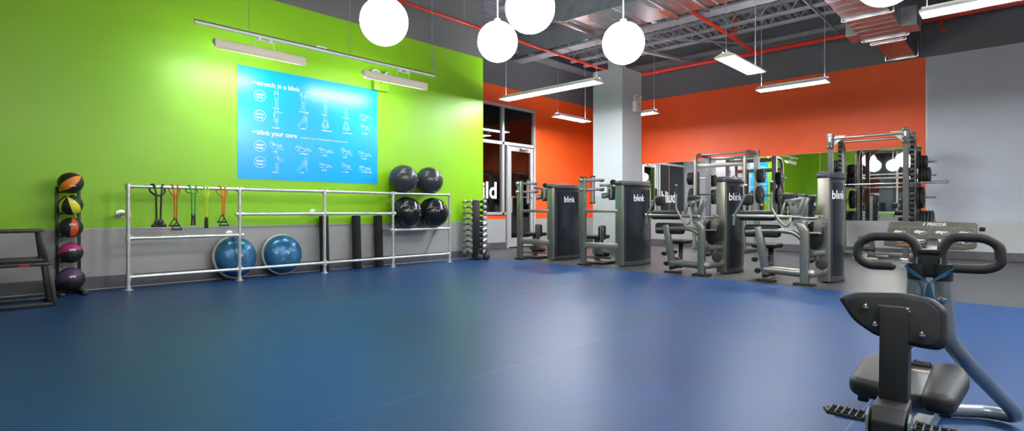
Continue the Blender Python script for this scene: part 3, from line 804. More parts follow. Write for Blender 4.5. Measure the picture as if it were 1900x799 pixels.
fit = [(0, 1.31), (1, 1.31), (2, 1.31), (3, 1.31), (4, 1.31), (0, .168), (1, .168), (2, .168), (3, .168), (4, .168), (0, .655), (1, .655), (0, .96), (1, .955), (2, .955), (3, .955), (3, .66), (4, .66), (4, .96)]
for i, z in fit:
    x = PX[i]; m = MB().cyl((x, YRL, z - .045), (x, YRL, z + (.045 if z < 1.3 else .03)), .033, 16)
    if z < 1.3 or 0 < i < 4 or True:
        a = x - .05 if i > 0 else x; b_ = x + .05 if i < 4 else x
        if not (i == 4 and z == .96) and not (i == 0 and z == .96): m.cyl((a, YRL, z), (b_, YRL, z), .031, 16)
    m.build('pipe_fitting', M['rail'], rl, o)
for x, z in ((PX[0] - .0, .96), (PX[1], .655), (PX[2], .975), (PX[3], .66), (PX[4], .66)):
    m = MB().cyl((x, YRL, z), (x, YG - .01, z), RT * .95, 12); m.lathe([(.055, 0), (.055, .01), (.034, .014), (.034, .05)], (x, YG, z), (0, -1, 0), 20)
    m.build('wall_bracket', M['rail'], rl, o)

# resistance bands hung over the rail
def band(x, m_, zh, spread, loop, style, label):
    g = thing('resistance_band', label, 'resistance band', (x, YRL, 1.31), 0, None)
    r = .0075 if style != 'fat' else .0115
    t = MB()
    for s in (-1, 1):
        yb = -.034
        top = [(s * (loop + .03), .036, -.03), (s * (loop + .02), .026, .02), (s * loop, .0, .037), (s * (spread + .012), yb - .004, .012), (s * spread, yb - .012, -.09),
               (s * spread * .9, -.04, -.25), (s * spread * .75, -.036, zh + .09)]
        t.tube(fillet(top, .03, 5), r, 8)
    lw = loop + .03
    t.tube(fillet([(-lw, .036, -.03), (-lw, .0, -.06), (-lw * .4, -.045, -.115 if style != 'flat' else -.075), (lw * .4, -.045, -.115 if style != 'flat' else -.075), (lw, .0, -.06), (lw, .036, -.03)], .04, 5), r, 8)
    t.build('tubing', m_, g)
    for s in (-1, 1):
        hx = s * spread * .75; h = MB()
        if style in ('tri', 'fat'):
            ww = .055; dz = (-.03 if s > 0 else .02) if style == 'tri' else 0
            a = (.25 if s > 0 else -.5) if style == 'fat' else 0.0
            ca, sa = math.cos(a), math.sin(a)
            f_ = lambda u, z: (hx + u * ca, -.036 - u * sa - .004 * s, zh + .09 + z + dz)
            h.tube([f_(0, 0.01), f_(-ww, -.085)], .006, 6); h.tube([f_(0, 0.01), f_(ww, -.085)], .006, 6)
            h.tube([f_(-ww - .008, -.092), f_(ww + .008, -.092)], .013 if style == 'tri' else .017, 10); h.box(f_(0, 0.005), (.018, .014, .04), bev=.003)
            if style == 'fat': h.box(f_(0, -.045), (.05, .02, .075), bev=.004)
        else:
            h.box((hx, -.036, zh + .085), (.022, .02, .03), bev=.004); h.cyl((hx - s * .004, -.036, zh + .08), (hx + s * .002, -.036, zh - .045), .012 if style == 'flat' else .016, 10)
        h.build('handle', M['black'], g)
        MB().box((hx, -.036, zh + .105), (.014, .014, .025), bev=.003).build('connector', M['black'], g)
    return g
band(2.01, M['t_black'], -.50, .030, .055, 'fat', 'thick black resistance band at the left end of the pipe rail')
band(2.205, M['t_red'], -.52, .016, .032, 'tri', 'red resistance band with triangle handles next to the black band')
band(2.415, M['t_green'], -.46, .022, .040, 'flat', 'green resistance band with slim black handles on the pipe rail')
band(2.575, M['t_yellow'], -.50, .012, .018, 'bar', 'yellow resistance band with straight foam handles on the pipe rail')
band(2.79, M['t_orange'], -.48, .014, .036, 'tri', 'orange red resistance band nearest the second rail post')

# stability balls
def sball(x, y, z, r, m_, rot, label):
    g = thing('stability_ball', label, 'exercise ball', (x, y, z)); g.rotation_euler = rot; g['group'] = 'stability balls'
    MB().sphere((0, 0, 0), r, 56, 36).build('ball_skin', m_, g)
    MB().lathe([(.012, r - .003), (.012, r + .003), (.004, r + .004)], (0, 0, 0), (0.2, -1, .1), 12).build('plug', M['grey_rubber'], g)
    return g
sball(5.93, 8.32, 1.575, .268, M['stability'], (.15, .05, .4), 'shiny dark grey stability ball resting on top rail, left one')
sball(6.53, 8.33, 1.575, .266, M['stability'], (.1, -.05, -.3), 'shiny dark grey stability ball resting on top rail, right one')
sball(5.98, 8.30, .965, .293, M['stability_black'], (.2, .1, .2), 'glossy black stability ball on the lower shelf of the rail, left one')
sball(6.60, 8.30, .965, .293, M['stability_black'], (.15, -.1, .6), 'glossy black stability ball on the lower shelf beside the end post')

# half ball trainers leaning on the wall
def bosu(x, y, z, tilt, rz, label):
    g = thing('half_ball_trainer', label, 'balance trainer', (x, y, z)); g.rotation_euler = (PI / 2 - tilt, 0, rz); g['group'] = 'balance trainers'
    n = 14; R_ = .295
    prof = [(R_, 0), (R_ * 1.0, .03)] + [(R_ * math.cos(t), .03 + .165 * math.sin(t)) for t in [PI / 2 * k / n for k in range(1, n + 1)]]
    MB().lathe(prof, (0, 0, 0), (0, 0, 1), 56).build('dome', M['bosu'], g)
    MB().lathe([(.2, -.055), (.30, -.05), (.318, -.03), (.318, -.008), (.30, .008), (.2, .008)], (0, 0, 0), (0, 0, 1), 56).build('base_rim', M['grey_rubber'], g)
    m = MB()
    for rr in (.07, .09, .11, .13, .15): 
        zz = .03 + .165 * math.sqrt(1 - (rr / R_) ** 2)
        m.tube([(rr * math.cos(t), rr * math.sin(t), zz) for t in [2 * PI * k / 40 for k in range(40)]], .0025, 5, closed=True)
    m.build('grip_ring', M['bosu'], g)
    MB().lathe([(.022, .192), (.02, .198), (.003, .199)], (0, 0, 0), (0, 0, 1), 20).build('valve_disc', M['grey_rubber'], g)
    MB().box((.31, .02, -.03), (.05, .1, .03), bev=.01).build('grab_handle', M['black'], g)
    return g
bosu(3.06, 8.475, .325, .17, .12, 'blue half ball trainer leaning on the wall partly behind a rail post')
bosu(3.76, 8.475, .325, .17, .05, 'blue half ball trainer with grey rim leaning on wall, clear of posts')

for i, (x, l) in enumerate(((4.46, 'black foam roller standing behind the middle rail post'), (5.06, 'black foam roller standing between two rail posts, alone'), (5.50, 'black foam roller standing just left of the fourth rail post'))):
    g = thing('foam_roller', l, 'foam roller', (x, 8.45, .006), 0, 'foam rollers'); g.rotation_euler = (-.05, 0, 0)
    m = MB().lathe([(.02, .002), (.068, .002), (.075, .01), (.075, .905), (.068, .913), (.02, .913)], seg=32)
    m.build('foam_cylinder', M['foam'], g)
    MB().lathe([(.02, .908), (.019, .916), (.005, .9165)], seg=16).build('core_hole', M['rubber'], g)

# ------------------------------------------------------------------ medicine balls on a ladder rack
rk = thing('medicine_ball_rack', 'narrow black upright rack holding five medicine balls', 'rack', (1.14, 8.42, 0))
for s in (-1, 1):
    MB().bar((s * .105, .06, .02), (s * .105, .08, 1.29), .045, .03, bev=.003).build('upright', M['black'], rk)
MB().box((.105, -.12, .028), (.05, .42, .04), bev=.006).build('foot', M['black'], rk); MB().box((-.105, -.12, .028), (.05, .42, .04), bev=.006).build('foot', M['black'], rk)
MB().box((0, .06, .03), (.26, .05, .04)).build('crossbar', M['black'], rk)
ballz = [(1.335, .126), (1.07, .120), (.80, .120), (.50, .122), (.185, .140)]
for z, r in ballz:
    zz = z - r - .012
    c = MB()
    for s in (-1, 1): c.tube([(s * .095, .07, zz + .035), (s * .075, -.02, zz + .02), (s * .05, -.14, zz + .035)], .010, 6)
    c.tube([(-.1, .06, zz + .03), (.1, .06, zz + .03)], .012, 6)
    c.build('ball_cradle', M['black'], rk)
cols = [('orange', (.85, .25, .01), 5), ('yellow', (.75, .72, .02), 5), ('red', (.62, .09, .02), 6), ('magenta', (.38, .02, .14), 4), ('purple', (.09, .04, .12), 4)]
names = ['orange and black medicine ball on top of the ladder rack', 'yellow and black medicine ball second from the top of the rack', 'red orange and black medicine ball in the middle of the rack',
         'black medicine ball with magenta band, second from the bottom', 'black and dull purple medicine ball lowest on the rack']
rots = [(.5, .75, .3), (.3, -.6, .5), (.15, .05, .2), (.2, 1.35, .0), (.1, 1.2, .25)]
for (z, r), (cn, cc, n), nm, ro in zip(ballz, cols, names, rots):
    g = thing('medicine_ball', nm, 'medicine ball', (1.14, 8.315, z), 0, 'medicine balls on the rack')
    b = MB().sphere((0, 0, 0), r, 48, 30).build('ball_skin', ball_mat(cn + ' panel ball', cc, n, .55), g)
    b.rotation_euler = ro
    v = Vector((.08, -1, .25 if cn not in ('orange',) else -.1)).normalized()
    ex = Vector((0, 0, 1)).cross(-v).normalized() * -1; ex = Vector((1, .1, 0)).normalized()
    def wrap(p, r=r): return p.normalized() * (r + .0012)
    ey = Vector((0, .3, 1)).normalized()
    t = text_mb(MB(), 'SPRI', .034, Vector((-.03, -r, .03 if cn != 'orange' else -.05)), ex, ey, bold=.02, depth=0, wrap=wrap)
    t.build('lettering', M['letter'], g, smooth=False)

# ------------------------------------------------------------------ plyo boxes (steel frame steps), the smaller on the larger
def plyo(zb, h, xb0, xb1, xt0, xt1, yb0, yb1, yt0, yt1, label, text):
    g = thing('plyometric_box', label, 'step box', ((xb0 + xb1) / 2, (yb0 + yb1) / 2, zb), 0, 'stacked plyometric boxes')
    o = Vector(g.location); zt = zb + h
    for (bx, tx_) in ((xb0, xt0), (xb1, xt1)):
        for (by, ty) in ((yb0, yt0), (yb1, yt1)):
            MB().bar((bx, by, zb + .02), (tx_, ty, zt - .03), .05, .04, bev=.004).build('leg', M['black'], g, o)
    for by in (yb0, yb1): MB().bar((xb0 - .02, by, zb + .02), (xb1 + .02, by, zb + .02), .04, .038, bev=.004).build('base_bar', M['black'], g, o)
    for bx in (xb0, xb1): MB().bar((bx, yb0, zb + .02), (bx, yb1, zb + .02), .04, .038, bev=.004).build('base_bar', M['black'], g, o)
    MB().box(((xt0 + xt1) / 2, (yt0 + yt1) / 2, zt - .018), (xt1 - xt0 + .05, yt1 - yt0 + .05, .036), bev=.006).build('platform', M['black'], g, o)
    if text:
        t = text_mb(MB(), 'SPRI', .045, (.61, yt0 - .0275, zt - .036), (1, 0, 0), (0, 0, 1), bold=.03, depth=-.001)
        t.build('lettering', mat('red print', (.45, .03, .02), .5), g, o, smooth=False)
    return g
plyo(.006, .455, .18, .89, .22, .845, 7.44, 7.95, 7.49, 7.93, 'larger black steel plyometric box standing on the floor by the green wall', True)
plyo(.463, .345, .28, .825, .31, .79, 7.53, 7.90, 7.56, 7.88, 'smaller black steel plyometric box stacked on the larger one', False)

# ------------------------------------------------------------------ dumbbell tower
dt = thing('dumbbell_tower', 'black upright tower rack full of small dumbbells at the green wall end', 'rack', (7.72, 8.3, .006))
fw = Vector((math.cos(YAW), math.sin(YAW), 0)); rt = Vector((math.sin(YAW), -math.cos(YAW), 0))
def cam_dir(a, b): return (rt * a + fw * b)
m = MB(); hw = .085
tri = [(-hw, -.05), (hw, -.05), (hw * .9, .10), (-hw * .9, .10)]
m.prism(tri, (0, 0, .02), rt, fw, (0, 0, 1.18), bev=.006); m.build('tower_column', M['black'], dt)
MB().lathe([(.155, 0), (.155, .015), (.1, .03)], seg=28).build('base_plate', M['black'], dt)
MB().prism([(-.07, -.06), (.07, -.06), (.06, .1), (-.06, .1)], (0, 0, 1.2), rt, fw, (0, 0, .03), bev=.005).build('top_cap', M['silver'], dt)
hk = MB()
names10 = ['topmost', 'second from top', 'third from top', 'fourth from top', 'fifth from top', 'sixth from top', 'fifth from bottom', 'fourth from bottom', 'third from bottom', 'second from bottom', 'lowest']
first = None
NR = 10
for side in (-1, 1):
    for k in range(NR):
        z = 1.195 - k * .1155
        r = (.036 + .0035 * k) if k < 6 else .054
        if side < 0: ax = cam_dir(.97, -.24); c = cam_dir(-.165, -.02)
        else: ax = cam_dir(.42, -.9); c = cam_dir(.155, -.03)
        ax = ax.normalized()
        pos = Vector((7.72, 8.3, 0)) + c + Vector((0, 0, z))
        hk.box(c + Vector((0, 0, z - .02)) * 1.0 - c * .35, (.06, .06, .02)) if False else None
        cc = Vector((c.x, c.y, z - .019)); inner = Vector((0, 0, z - .02))
        for s in (-.03, .03):
            hk.bar(inner + ax * s * .8, cc + ax * s, .012, .014)
        hk.box(cc + Vector((0, 0, -.006)), (.07, .07, .008))
        L = .075 + .002 * k
        g = thing('dumbbell', 'small chrome dumbbell on the %s side of the tower, %s' % ('left' if side < 0 else 'right', names10[k] if k < 6 else names10[k + 1]), 'dumbbell', pos, 0, 'dumbbells on the tower')
        for s in (-1, 1):
            a0 = ax * s * (L * .55); a1 = 0
            MB().lathe([(r * .7, 0), (r, .010), (r, .048), (r * .7, .060)], a0, ax * s, 16).build('dumbbell_head', M['nickel'] if side < 0 or s > 0 else M['black'], g)
        MB().cyl(ax * -L * .56, ax * L * .56, .011, 10).build('handle', M['chrome'], g)
hk.build('cradle', M['black'], dt)
for x, y, r, l in ((7.60, 8.09, .065, 'smaller black kettlebell on the floor, left one of the front pair'), (7.77, 8.045, .072, 'larger black kettlebell on the floor, right one of the front pair'), (7.94, 8.19, .06, 'black kettlebell behind and to the right of the front pair')):
    g = thing('kettlebell', l, 'kettlebell', (x, y, .006), .6, 'kettlebells by the tower')
    MB().lathe([(r * .55, 0), (r * .9, r * .3), (r, r * .9), (r * .85, r * 1.5), (r * .4, r * 1.9)], seg=24).build('bell', M['rubber'], g)
    MB().tube(fillet([(-r * .55, 0, r * 1.6), (-r * .75, 0, r * 2.9), (r * .75, 0, r * 2.9), (r * .55, 0, r * 1.6)], r * .5), .014, 10).build('handle', M['black'], g)
# ------------------------------------------------------------------ weight machines
def shroud(g, W, blx, textz, D=.14):
    """weight tower: silver channels, dark bulging shield, cap with rounded front"""
    n = 10
    def arc(w0, w1, bulge): return [(w0 + (w1 - w0) * i / n, -bulge * math.sin(PI * i / n)) for i in range(n + 1)]
    MB().prism([(0, 0), (.055, -.012), (.055, D - .02), (0, D)], (0, 0, .02), (1, 0, 0), (0, 1, 0), (0, 0, 1.45), bev=.004).build('tower_channel', M['silver'], g)
    MB().prism([(W - .05, -.005), (W, 0), (W, D), (W - .05, D - .02)], (0, 0, .02), (1, 0, 0), (0, 1, 0), (0, 0, 1.45), bev=.004).build('tower_channel', M['silver'], g)
    out = arc(.055, W - .05, .045)
    MB().prism(out + [(W - .05, D - .02), (.055, D - .02)], (0, 0, .02), (1, 0, 0), (0, 1, 0), (0, 0, 1.44)).build('shroud', M['shroud_mid'], g)
    ins = [(x, y - .008) for x, y in arc(.12, W - .07, .075)]
    ins2 = [(x, y + .016) for x, y in ins[::-1]]
    MB().prism(ins + ins2, (0, 0, .08), (1, 0, 0), (0, 1, 0), (0, 0, 1.32)).build('front_shield', M['shroud'], g)
    MB().prism([(x, y - .012) for x, y in arc(.05, W - .045, .085)] + [(W - .045, D - .03), (.05, D - .03)], (0, 0, .01), (1, 0, 0), (0, 1, 0), (0, 0, .07), bev=.004).build('kick_plate', M['dark_plastic'], g)
    cap = MB()
    pr = arc(-.012, W + .012, .11)
    cap.prism(pr + [(W + .012, D + .015), (-.012, D + .015)], (0, 0, 1.455), (1, 0, 0), (0, 1, 0), (0, 0, .065), bev=.014)
    cap.prism([(x * .94 + .03 * W, y * .85) for x, y in pr] + [(W * .97, D), (W * .03, D)], (0, 0, 1.50), (1, 0, 0), (0, 1, 0), (0, 0, .045), bev=.016)
    cap.build('top_cap', M['dark_plastic'], g)
    def surf(x):
        t = (x - .12) / (W - .19); t = min(max(t, 0), 1); return -.075 * math.sin(PI * t) - .0095
    def wrap(p): return Vector((p.x, surf(p.x) - .0025, p.z))
    s = .17
    t = text_mb(MB(), 'bl\u0131nk', s, (blx, 0, textz), (1, 0, 0), (0, 0, 1), bold=.012, depth=0, wrap=wrap)
    t.build('lettering', M['letter'], g, smooth=False)
    xs = [v.x for v in t.v]; wdt = max(xs) - min(xs)
    for f_, mm in ((.365, 'letter_red'), (.52, 'letter_blue')):
        x = blx + wdt * f_
        MB().lathe([(.011, 0), (.011, .004), (.002, .005)], (x, surf(x), textz + .115), (0, -1, 0), 16).build('letter_dot', M[mm], g)

def rotary(label, loc):
    g = thing('weight_machine', label, 'exercise machine', loc, 0, 'rotary torso machines')
    W = 1.04
    shroud(g, W, .30, 1.18)
    px_, py_ = -.20, .70
    MB().bar((px_, py_, .02), (px_, py_, 1.61), .095, .105, up=(0, 1, 0), bev=.014).build('front_post', M['silver'], g)
    MB().box((px_, py_, 1.62), (.10, .11, .02), bev=.006).build('post_cap', M['rubber'], g)
    MB().box((px_, py_ - .02, .015), (.13, .24, .03), bev=.006).build('rubber_foot', M['rubber'], g)
    MB().bar((px_, py_, 1.0), (.03, .10, 1.0), .06, .06, bev=.008).build('upper_rail', M['silver'], g)
    MB().bar((px_, py_, .37), (.03, .10, .37), .09, .10, bev=.012).build('lower_rail', M['silver'], g)
    MB().cyl((px_, py_, .16), (.4, .5, .10), .022, 10).build('floor_tube', M['silver'], g)
    a = MB()
    for z in (1.56, 1.39):
        a.bar((px_ - .01, py_ - .02, z), (px_ + .16, py_ - .28, z + .005), .045, .05, bev=.01)
        a.lathe([(.033, -.03), (.036, 0), (.033, .03)], (px_ - .085, py_, z), (-1, .4, 0), 16)
        a.lathe([(.03, -.04), (.033, 0), (.03, .04)], (px_ + .17, py_ - .29, z), (0, -1, 0), 16)
        a.cyl((px_ - .09, py_, z), (px_ + .02, py_, z), .022, 12)
    a.build('linkage_arm', M['silver_grey'], g)
    MB().tube([(px_ + .10, py_ - .14, 1.15), (px_ + .10, py_ - .14, 1.63)], .047, 16, sx=.8).build('swing_post', M['silver'], g)
    c = MB()
    for z in (1.145, 1.635): c.lathe([(.048, -.012), (.05, 0), (.046, .012)], (px_ + .10, py_ - .14, z), seg=20)
    c.build('post_cap', M['rubber'], g)
    h = MB(); h.bar((px_ + .16, py_ - .25, 1.47), (.06, .26, 1.47), .05, .05, bev=.01); h.tube(fillet([(.02, .3, 1.46), (0, .24, 1.46), (-.0, .24, 1.22)], .03), .012, 8)
    h.box((px_ + .30, py_ - .38, 1.36), (.05, .10, .24), rot=(0, .15, .5), bev=.012); h.lathe([(.05, -.05), (.05, .05)], (px_ + .22, py_ - .32, 1.28), (1, -1, .2), 16)
    h.build('chest_pivot', M['silver_grey'], g)
    MB().box((px_ + .34, py_ - .40, 1.33), (.04, .12, .26), rot=(0, .15, .5), bev=.012).build('chest_pad', M['vinyl'], g)
    MB().cyl((-.02, .25, 1.39), (-.02, .25, 1.24), .016, 10).build('grip', M['black'], g)
    MB().lathe([(.045, -.05), (.05, 0), (.045, .05)], (.03, .2, 1.52), (1, .2, 0), 16).build('pulley', M['rubber'], g)
    MB().box((.35, .66, .58), (.16, .10, .28), bev=.035, seg=4).build('knee_pad', M['vinyl'], g)
    MB().box((.26, .60, .55), (.09, .03, .30), bev=.006).build('pad_bracket', M['silver'], g)
    MB().box((.42, .82, .50), (.42, .34, .08), bev=.035, seg=4).build('seat', M['vinyl'], g)
    b = MB(); b.bar((.42, .82, .03), (.42, .82, .47), .09, .09, bev=.01); b.box((.42, .7, .04), (.7, .5, .03), bev=.006); b.build('seat_post', M['silver_grey'], g)
    f = MB()
    for x in (.15, .38): f.lathe([(.10, 0), (.11, .015), (.09, .04)], (x, .62, .19), (0, -.3, 1), 20)
    f.bar((.1, .62, .15), (.5, .62, .15), .05, .05); f.build('foot_plate', M['black'], g)
    return g
rotary('abdominal weight machine with smoked shield beside the glass door', (8.56, 6.95, 0))
m2 = rotary('abdominal weight machine with smoked shield in front of the square column', (8.455, 5.27, 0))

def curl(label, loc):
    g = thing('weight_machine', label, 'exercise machine', loc, 0, 'seated curl machines')
    W = .80
    shroud(g, W, .12, 1.17, D=.14)
    X = -.45
    MB().prism([(0, 0.02), (.0, .70), (.06, .84), (-.035, .84), (-.10, .74), (-.10, 0.02)], (X - .05, .23, 0), (0, 1, 0), (0, 0, 1), (.10, 0, 0), bev=.014).build('front_post', M['silver'], g)
    MB().box((X, .18, .015), (.15, .26, .03), bev=.006).build('rubber_foot', M['rubber'], g)
    MB().box((X + .08, .70, .015), (.12, .25, .03), bev=.006).build('rubber_foot', M['rubber'], g)
    MB().tube(fillet([(X + .05, .71, .17), (X + .02, .27, .16), (X + .02, .10, .16), (X + .3, .05, .17), (.05, .05, .18)], .04), .055, 14, sx=.85).build('base_tube', M['silver'], g)
    MB().bar((X + .05, .80, .78), (X + .05, .69, .10), .075, .11, up=(0, 1, 0), bev=.02).build('rear_post', M['silver_grey'], g)
    MB().tube(fillet([(X + .04, .97, .70), (X + .04, .72, .72), (X + .03, .45, .725), (X + .02, .30, .70), (X, .20, .60)], .08), .033, 12, sx=.8).build('seat_arm', M['silver'], g)
    MB().box((X + .10, .76, .715), (.15, .48, .18), bev=.045, seg=4).build('thigh_pad', M['vinyl'], g)
    MB().box((X + .13, .84, .935), (.16, .50, .15), bev=.045, seg=4).build('arm_pad', M['vinyl'], g)
    MB().tube(fillet([(X + .05, 1.13, .925), (X + .05, .25, .915), (X + .05, .23, .90)], .01), .026, 12).build('cross_tube', M['silver'], g)
    c = MB(); c.lathe([(.03, -.02), (.034, 0), (.03, .02)], (X + .05, 1.14, .925), (0, 1, 0), 16); c.build('end_cap', M['chrome'], g)
    bh = MB(); bh.tube(fillet([(X, .96, 1.23), (X, 1.05, 1.05), (X, 1.12, .93), (X, 1.13, .79)], .06), .017, 10); bh.build('elbow_handle', M['silver'], g)
    bh = MB(); bh.tube(fillet([(X, .60, 1.36), (X, .605, 1.04), (X, .50, .86), (X, .41, .775), (X, .36, .84), (X + .04, .37, .93)], .05), .017, 10)
    bh.build('elbow_handle', M['silver'], g)
    for (y, z0, z1) in ((.60, 1.27, 1.40), (.955, 1.24, 1.36)):
        gr = MB(); gr.cyl((X, y, z0), (X, y - .0, z1), .021, 12); gr.build('grip', M['black'], g)
        MB().lathe([(.022, 0), (.024, .012), (.01, .022)], (X, y, z1), seg=14).build('grip_end', M['lens'], g)
    MB().box((X + .35, 1.06, 1.17), (.10, .17, .17), bev=.04, seg=4).build('back_pad', M['vinyl'], g)
    MB().box((X + .35, .47, 1.16), (.12, .20, .19), rot=(.1, 0, 0), bev=.04, seg=4).build('back_pad', M['vinyl'], g)
    a = MB()
    for p, q in (((.46, 1.12), (.50, .93)), ((.35, 1.14), (.33, .93)), ((.22, 1.18), (.30, .93))): a.bar((X + .12, p[0], p[1]), (X + .10, q[0], q[1]), .03, .045, bev=.006)
    a.bar((X + .12, .38, 1.15), (X + .12, .30, .80), .05, .11, up=(0, 1, 0), bev=.02); a.bar((X + .12, .47, 1.13), (X + .12, .20, 1.17), .035, .045, bev=.008)
    a.bar((X + .1, .16, 1.18), (X + .1, .25, .92), .03, .04, bev=.006); a.cyl((X + .0, .36, 1.12), (X + .2, .36, 1.12), .035, 14)
    a.cyl((X + .0, .28, .84), (X + .3, .28, .84), .05, 16); a.box((X + .15, .25, .81), (.12, .12, .10), bev=.015)
    a.build('lever_arm', M['silver_grey'], g)
    cm = MB(); cm.prism([(.12 * math.cos(t), .20 * math.sin(t)) for t in [PI * 2 * k / 20 for k in range(20)]], (X + .26, .13, .66), (0, 1, 0), (0, 0, 1), (.05, 0, 0), bev=.006)
    cm.build('cam', M['black'], g)
    m = MB(); m.prism([(.0, 0), (.10, .02), (.08, .26), (-.02, .26)], (X + .2, .03, .68), (0, 1, 0), (0, 0, 1), (.02, 0, 0), bev=.003)
    for z in (.70, .90): m.cyl((X + .1, .26, z), (X + .22, .03, z), .014, 8)
    m.build('cam_bracket', M['silver'], g)
    q = MB()
    for k in range(5):
        t = PI * (.5 + k * .25); q.lathe([(.018, 0), (.018, .03)], (X + .2, .04 + .06 * math.cos(t), .85 + .07 * math.sin(t)), (-1, 0, 0), 10)
    q.build('pin_hole', M['chrome'], g)
    for (y, z) in ((.17, .36), (.03, .28)):
        MB().lathe([(.06, -.03), (.075, -.025), (.055, 0), (.075, .025), (.06, .03)], (X + .22, y, z), (-1, -.3, 0), 20).build('pulley', M['rubber'], g)
    MB().cyl((X + .2, .17, .36), (X + .2, .17, .70), .004, 6).build('cable', M['black'], g)
    b = MB(); b.bar((X, .22, .36), (X + .3, .10, .36), .04, .06); b.cyl((X + .1, .12, .42), (.06, .06, .42), .035, 12); b.build('pulley_bracket', M['silver'], g)
    MB().box((.15, .86, .48), (.36, .36, .07), rot=(0, 0, .0), bev=.03, seg=4).build('seat', M['vinyl'], g)
    s = MB(); s.bar((.12, .80, .44), (-.05, .72, .06), .07, .07, bev=.008); s.bar((X + .05, .72, .08), (.3, .80, .08), .06, .06, bev=.008)
    for (y, z) in ((.88, .30), (.84, .14), (.70, .34), (.66, .22)): s.lathe([(.03, -.05), (.042, 0), (.03, .05)], (X + .14, y, z), (1, 0, 0), 14)
    s.build('seat_post', M['black'], g)
    return g
k0 = curl('seated curl weight machine left of the other, beside the column machine', (8.60, 3.48, 0))
k1 = dup(k0, (8.50, 2.0, 0), None, 'seated curl weight machine nearest the grey wall and power rack')

# ------------------------------------------------------------------ racks
def upright(g, o, x, y, z0, z1, wx, wy, m_, name='upright', holes=0):
    u = MB().box((x, y, (z0 + z1) / 2), (wx, wy, z1 - z0), bev=.006).build(name, m_, g, o, smooth=False)
    return u
def saw(g, o, x, y, z0, z1, d=-1):
    m = MB().box((x, y, (z0 + z1) / 2), (.05, .07, z1 - z0), bev=.004)
    n = int((z1 - z0) / .095)
    for k in range(n):
        z = z0 + .05 + k * (z1 - z0) / n
        m.prism([(0, 0), (-.07, .035), (-.07, .065), (-.045, .065), (0, .03)], (x - .02, y - .03, z), (1, 0, 0), (0, 0, 1), (0, .06, 0))
    m.build('notched_upright', M['black'], g, o, smooth=False)

pr = thing('power_rack', 'tall power rack with bar across it in front of the mirror', 'rack', (13.3, 2.33, 0))
o = Vector((13.3, 2.33, 0)); ya, yb = 1.70, 2.98
for y in (ya, yb):
    upright(pr, o, 12.83, y, .03, 2.60, .09, .09, M['frame_dark'])
    MB().box((12.80, y, 2.45), (.10, .105, .30), bev=.004).build('bolt_plate', M['frame_dark'], pr, o)
    bl = MB()
    for z in (2.34, 2.42, 2.50, 2.57):
        for s in (-.035, .035): bl.lathe([(.009, 0), (.009, .01)], (12.75, y + s, z), (-1, 0, 0), 8)
    bl.build('bolt', M['chrome'], pr, o)
    MB().box((12.746, y, 2.48), (.004, .035, .09)).build('sticker', M['cream'], pr, o, smooth=False)
    saw(pr, o, 13.66, y, .25, 2.42)
    MB().box((13.66, y, 2.47), (.09, .09, .26), bev=.005).build('bolt_plate', M['frame_dark'], pr, o)
    MB().tube(fillet([(12.9, y, 2.52), (13.6, y, 2.52), (13.95, y, 2.42), (13.95, y, 0.05)], .25), .045, 12).build('curved_post', M['silver'], pr, o)
    MB().box((13.35, y, .06), (1.35, .09, .09), bev=.008).build('base_rail', M['silver_grey'], pr, o)
    MB().box((12.70, y, .05), (.16, .13, .10), bev=.01).build('foot', M['chrome'], pr, o)
    MB().prism([(0, 0), (.2, 0), (0, -.2)], (12.85, y + (.06 if y == ya else -.06), 2.55), (0, 1 if y == ya else -1, 0), (0, 0, 1), (.012, 0, 0)).build('gusset', M['silver'], pr, o, smooth=False)
for x, z in ((12.83, 2.50), (13.66, 2.50)):
    MB().cyl((x, ya, z), (x, yb, z), .022, 12).build('pull_up_bar', M['silver'], pr, o)
MB().box((13.95, (ya + yb) / 2, .08), (.08, yb - ya, .08), bev=.008).build('rear_base', M['silver_grey'], pr, o)
for y, s in ((ya, -1), (yb, 1)):
    for z in (2.0, 1.73, 1.28, .80):
        MB().cyl((13.95, y, z), (13.95, y + s * .36, z), .022, 12).build('plate_peg', M['chrome'], pr, o)
for y in (ya, yb):
    MB().box((13.60, y, 1.50), (.12, .10, .10), bev=.01).build('bar_hook', M['black'], pr, o)
def plate(x, y, z, r, th, label, group):
    p = thing('weight_plate', label, 'weight plate', (x, y, z), 0, group)
    m = MB().lathe([(r * .3, -th / 2), (r * .88, -th / 2), (r, -th / 2 + .008), (r, th / 2 - .008), (r * .88, th / 2), (r * .8, th * .3), (r * .4, th * .3), (r * .35, th / 2), (.028, th / 2)], (0, 0, 0), (0, 1, 0), 12 if r < .2 else 32)
    m.build('plate_body', M['rubber'], p); MB().lathe([(.045, -th / 2 - .002), (.045, th / 2 + .002)], (0, 0, 0), (0, 1, 0), 20).build('hub_ring', M['silver_grey'], p)
    return p
lvl = {2.0: 'top', 1.73: 'second', 1.28: 'third', .80: 'lowest'}
for side, s, y in (('right', -1, ya), ('left', 1, yb)):
    for z, r, n in ((2.0, .14, 3), (1.73, .165, 4), (1.28, .225, 2), (.80, .21, 5)):
        for k in range(n):
            plate(13.95, y + s * (.085 + k * .052), z, r, .045, 'black plate on the %s peg, %s side of power rack, number %s from the post' % (lvl[z], side, ('one', 'two', 'three', 'four', 'five')[k]) if n > 1 else '', 'plates on the power rack')
bb = thing('barbell', 'long chrome barbell racked across the power rack', 'barbell', (13.52, 2.21, 1.565))
MB().cyl((0, -.68, 0), (0, .68, 0), .015, 12).build('shaft', M['chrome'], bb)
for s in (-1, 1):
    MB().cyl((0, s * .68, 0), (0, s * 1.10, 0), .026, 14).build('sleeve', M['chrome'], bb)
    MB().lathe([(.038, 0), (.038, .03)], (0, s * .66, 0), (0, s, 0), 16).build('collar', M['chrome'], bb)

